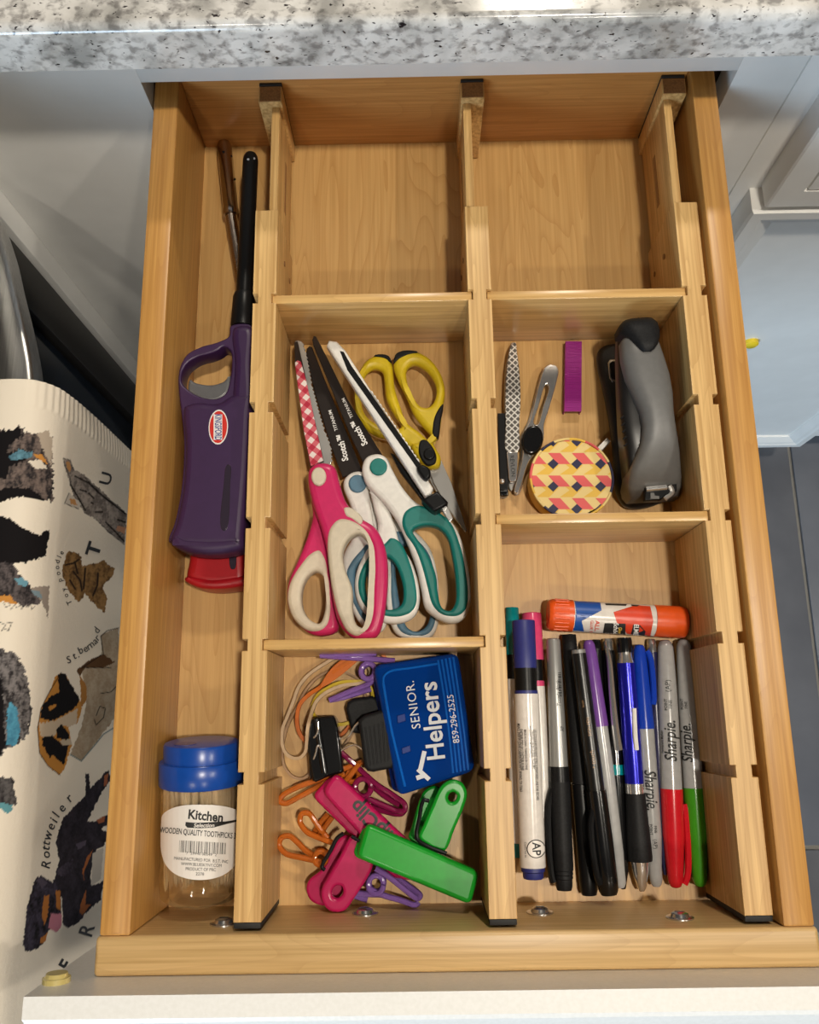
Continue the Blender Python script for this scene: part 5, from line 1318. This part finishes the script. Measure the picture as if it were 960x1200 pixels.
# black back
paint(D1([(-80, 600), (60, 640), (130, 690), (232, 742), (262, 704), (290, 705), (270, 860), (150, 895), (60, 900), (-80, 900)]), BLK, 1.5)
paint(D1([(-80, 890), (70, 895), (130, 985), (200, 1060), (248, 1090), (232, 1142), (130, 1150), (60, 1112), (-80, 1080)]), DRK, 1.6, 0.9, (98, 90, 90))
paint(D1([(180, 1045), (290, 1032), (280, 1230), (262, 1160), (240, 1120)]), (150, 138, 128), 1.2)
paint(D1([(88, 992), (130, 985), (168, 1012), (150, 1040), (105, 1022)]), BLU, 0.8)
paint(D1([(180, 1055), (235, 1068), (248, 1110), (205, 1090)]), (120, 140, 150), 0.8)
paint(D1([(-60, 1090), (60, 1090), (100, 1140), (60, 1135), (20, 1120), (-60, 1150)]), ORG, 1.4)
for k in range(6): line(D1([(20 + k * 32, 1130), (36 + k * 30, 1160 + 12 * (k % 2)), (48 + k * 32, 1150)]), 0.6)
# pale grey cat-like dog with long muzzle
paint(D1([(370, 285), (410, 295), (430, 350), (490, 380), (600, 480), (745, 610), (728, 785), (640, 722), (560, 640), (500, 612), (430, 510), (408, 420), (378, 330)]), (158, 148, 140), 0.9, 0.9, (104, 96, 92))
paint(D1([(382, 300), (412, 306), (414, 368), (395, 350)]), (190, 140, 90), 0.6)
paint(D1([(405, 488), (378, 550), (460, 582), (478, 552)]), (200, 190, 178), 0.5)
paint(D1([(410, 520), (440, 530), (456, 565), (410, 550)]), (190, 140, 90), 0.6)
for q in ([(412, 440), (450, 500), (500, 590)], [(470, 470), (505, 480)], [(520, 490), (550, 520)], [(535, 545), (545, 550)], [(560, 600), (600, 600)], [(620, 660), (680, 720), (725, 770)], [(440, 390), (520, 430), (580, 490), (735, 610)], [(690, 645), (735, 660)]): line(D1(q), 1.9)
for q in ([(370, 285), (412, 296), (430, 352)], [(370, 285), (380, 330), (410, 400), (416, 440)], [(405, 488), (378, 550), (462, 582)], [(490, 390), (600, 500), (680, 560)], [(560, 640), (640, 720), (728, 790)]): line(D1(q), 0.8)
paint(D1([(690, 680), (740, 690), (728, 730), (680, 705)]), (190, 140, 110), 0.6)
# curly brown poodle
paint(D1([(395, 835), (440, 830), (475, 860), (482, 920), (545, 902), (590, 890), (610, 878), (635, 908), (672, 930), (662, 980), (602, 1030), (628, 1110), (612, 1188), (560, 1150), (500, 1080), (462, 1132), (400, 1060), (362, 970), (366, 920)]), (150, 114, 70), 1.0, 0.9, (98, 72, 44))
for q in ([(385, 910), (430, 900), (460, 880)], [(430, 950), (470, 1000), (480, 1060)], [(410, 1000), (440, 1050)], [(500, 930), (490, 1050)], [(575, 960), (570, 1030), (545, 1090)], [(440, 900), (455, 960)]): line(D1(q), 2.2, (40, 30, 24))
# lower shaggy dark dog with blue
paint(D2([(-60, 270), (80, 298), (132, 380), (162, 520), (172, 620), (150, 735), (100, 792), (50, 808), (20, 832), (-60, 960)]), DRK, 2.2, 1.0, (125, 120, 120))
paint(D2([(-60, 420), (12, 440), (20, 640), (30, 800), (-60, 940)]), BLK, 1.4)
paint(D2([(55, 560), (92, 600), (112, 720), (82, 805), (35, 792), (38, 620)]), (88, 158, 186), 1.2, 0.5, (60, 112, 140))
paint(D2([(-60, 965), (70, 978), (88, 1112), (30, 1148), (-60, 1140)]), DRK, 2.0, 0.9, (95, 92, 92))
paint(D2([(0, 1110), (70, 1118), (65, 1160), (30, 1168), (0, 1140)]), (96, 150, 160), 1.0)
for q in ([(0, 135), (30, 150), (10, 180)], [(35, 140), (65, 135), (45, 180), (25, 170)]): line(D2(q), 0.9)
# big spotted dog
paint(D2([(440, 380), (550, 312), (545, 200), (640, 168), (660, 600), (520, 785), (440, 885), (380, 850), (440, 700), (470, 560)]), (160, 140, 116), 0.8, 0.8, (178, 162, 140))
paint(D2([(415, 392), (480, 340), (560, 308), (620, 350), (560, 380), (460, 380), (430, 430)]), (92, 64, 40), 0.8)
paint(D2([(430, 420), (470, 480), (470, 560), (430, 600), (440, 520)]), (165, 115, 60), 0.8)
paint(D2([(330, 408), (365, 428), (395, 500), (432, 560), (442, 600), (420, 680), (370, 700), (382, 760), (388, 800), (350, 925), (322, 962), (260, 912), (214, 842), (203, 700), (222, 600), (268, 510), (298, 430)]), (190, 132, 62), 0.8)
paint(D2([(312, 415), (352, 412), (402, 500), (432, 552), (402, 602), (332, 642), (280, 668), (218, 652), (226, 590), (282, 530), (322, 512)]), BLK, 0.9)
paint(D2([(258, 592), (306, 574), (300, 596), (268, 614)]), (190, 132, 62), 0.4)
paint(D2([(214, 680), (300, 668), (420, 600), (415, 680), (370, 702), (340, 690), (305, 716), (300, 742), (240, 762), (214, 740)]), (200, 182, 158), 0.8)
paint(D2([(332, 684), (376, 742), (372, 772), (308, 762), (304, 715)]), BLK, 0.5)
paint(D2([(225, 762), (280, 744), (332, 792), (372, 800), (345, 905), (285, 850), (270, 870), (232, 800)]), BLK, 1.0)
paint(D2([(320, 775), (385, 765), (388, 795), (340, 800)]), (190, 175, 152), 0.4)
for q in ([(205, 700), (222, 600), (268, 510), (330, 408)], [(203, 700), (214, 842), (260, 912), (325, 960)], [(560, 310), (545, 210), (580, 180), (640, 166)], [(440, 385), (550, 310)], [(520, 640), (540, 590), (570, 600), (560, 650), (520, 690), (510, 660)], [(545, 520), (600, 512), (640, 470)], [(450, 380), (600, 380)]): line(D2(q), 1.0)
for q in ([(380, 850), (440, 885), (520, 790), (560, 740), (640, 690)],): line(D2(q), 1.2, (80, 110, 118))
# black and tan dog
paint(D3([(300, 400), (340, 270), (420, 190), (462, 150), (462, 30), (482, 30), (490, 110), (585, 10), (600, 60), (540, 150), (500, 230), (475, 290), (520, 285), (600, 240), (600, 300), (540, 330), (600, 350), (560, 420), (525, 440), (490, 560), (495, 640), (560, 610), (548, 710), (482, 765), (425, 835), (370, 862), (340, 850), (335, 700), (300, 660), (270, 650), (300, 590), (320, 500)]), BLK, 0.9, 0.35, (62, 56, 66))
paint(D3([(190, 600), (222, 580), (270, 612), (300, 620), (330, 690), (330, 800), (262, 885), (245, 935), (200, 980), (140, 995), (122, 955), (150, 730)]), BLK, 0.9, 0.6, (74, 68, 84))
paint(D3([(238, 690), (266, 688), (262, 780), (242, 850), (224, 800)]), (176, 112, 56), 0.6)
paint(D3([(300, 662), (326, 665), (328, 775), (305, 752)]), (176, 112, 56), 0.6)
paint(D3([(505, 440), (480, 500), (452, 570), (458, 620), (445, 560), (470, 480)]), (160, 96, 56), 0.5)
paint(D3([(440, 720), (468, 655), (462, 740), (490, 740), (445, 795), (430, 780)]), (160, 96, 56), 0.5)
paint(D3([(522, 282), (570, 255), (566, 288), (535, 300)]), (160, 96, 66), 0.4)
paint(D3([(565, 40), (585, 30), (580, 90), (560, 100)]), (160, 96, 66), 0.4)
paint(D3([(220, 920), (260, 890), (245, 940), (215, 950)]), (176, 112, 56), 0.5)
paint(D3([(275, 788), (335, 788), (335, 850), (305, 892), (260, 862)]), (188, 122, 138), 0.5)
paint(D3([(300, 560), (390, 490), (400, 560), (330, 590)]), (82, 74, 88), 0.8, 0.4, BLK)
paint(D3([(410, 410), (470, 390), (460, 420), (420, 440)]), (82, 74, 88), 0.6)
paint(D3([(195, 605), (225, 595), (260, 620), (230, 650)]), (82, 74, 88), 0.8)
paint(D3([(500, 460), (560, 430), (545, 600), (495, 640)]), (190, 182, 172), 0.4)

tm_ = bpy.data.meshes.new('dish_towel')
tm_.vertices.add(len(TV)); tm_.vertices.foreach_set('co', TV.reshape(-1))
tm_.loops.add(TF.size); tm_.loops.foreach_set('vertex_index', TF.reshape(-1))
tm_.polygons.add(len(TF)); tm_.polygons.foreach_set('loop_start', np.arange(0, TF.size, 4))
tm_.update(calc_edges=True); tm_.validate()
tm_.polygons.foreach_set('use_smooth', [True] * len(tm_.polygons))
at = tm_.color_attributes.new('print', 'FLOAT_COLOR', 'POINT')
at.data.foreach_set('color', np.concatenate([colr, np.ones((len(colr), 1))], 1).reshape(-1).astype(np.float32))
mt = principled('towel_cloth', (0.8, 0.75, 0.65), 0.9)
mt.node_tree.nodes['Principled BSDF'].inputs['Specular IOR Level'].default_value = 0.1
an = N(mt, 'ShaderNodeAttribute', attribute_name='print'); link(mt, an, 'Color', mt.node_tree.nodes['Principled BSDF'], 'Base Color')
nzt = N(mt, 'ShaderNodeTexNoise'); nzt.inputs['Scale'].default_value = 900; bpn = N(mt, 'ShaderNodeBump'); bpn.inputs['Strength'].default_value = 0.25; bpn.inputs['Distance'].default_value = 0.0005
link(mt, nzt, 'Fac', bpn, 'Height'); link(mt, bpn, 'Normal', mt.node_tree.nodes['Principled BSDF'], 'Normal')
tm_.materials.append(mt)
tw_root = thing('dish_towel', 'cream dish towel printed with dogs hanging over the oven handle', 'towel', (-0.27, 0.1, -0.5))
two = bpy.data.objects.new('cloth', tm_)
COL.objects.link(two); two.parent = tw_root; two.location = -np.array(tw_root.location)
sol = two.modifiers.new('thickness', 'SOLIDIFY'); sol.thickness = 0.0012; sol.offset = -1
ttree = BVHTree.FromPolygons(TV.tolist(), TF.tolist())
def tt_(body, conv, x, y, ang, h, **kw):
    v, f = glyphs(body, *conv([(x, y)])[0], ang, h, **kw)
    if f:
        d_ = decal(v, f, ttree, 0.0003, 4.0)
        if d_: obj('lettering', d_, 'ink', tw_root, smooth=False)
tt_('U', D1, 622, 405, -74, 13, bold=0.012, xs=1.2)
tt_('T', D1, 550, 820, -72, 15, bold=0.03, xs=1.2, shear=0.0)
tt_('R', D3, 470, 880, -72, 16, bold=0.012, xs=1.0)
tt_('E', D3, 355, 1068, -60, 14, bold=0.03)
for ch, x, y, a in (('T', 405, 1130, 245), ('o', 385, 1090, 245), ('y', 372, 1055, 248), ('p', 350, 1000, 258), ('o', 338, 960, 268), ('o', 332, 925, 275), ('d', 335, 890, 285), ('l', 345, 862, 295), ('e', 358, 838, 300)):
    tt_(ch, D1, x, y, a, 5.8, bold=0.006)
for ch, x, y, a in (('R', 248, 525, 280), ('o', 246, 470, 278), ('t', 244, 435, 280), ('t', 246, 408, 282), ('w', 255, 368, 285), ('e', 272, 318, 292), ('i', 288, 285, 296), ('l', 300, 255, 300), ('e', 330, 218, 310), ('r', 370, 165, 312)):
    tt_(ch, D3, x, y, a, 10.5, shear=0.15, bold=0.008)
for ch, x, y, a in (('S', 368, 340, -25), ('t', 398, 318, -28), ('.', 418, 310, -28), ('b', 432, 288, -32), ('e', 458, 280, -35), ('r', 475, 268, -38), ('n', 492, 255, -42), ('a', 510, 238, -45), ('r', 522, 220, -50), ('d', 520, 180, -60)):
    tt_(ch, D2, x, y, a, 8.2, shear=0.15, bold=0.004)
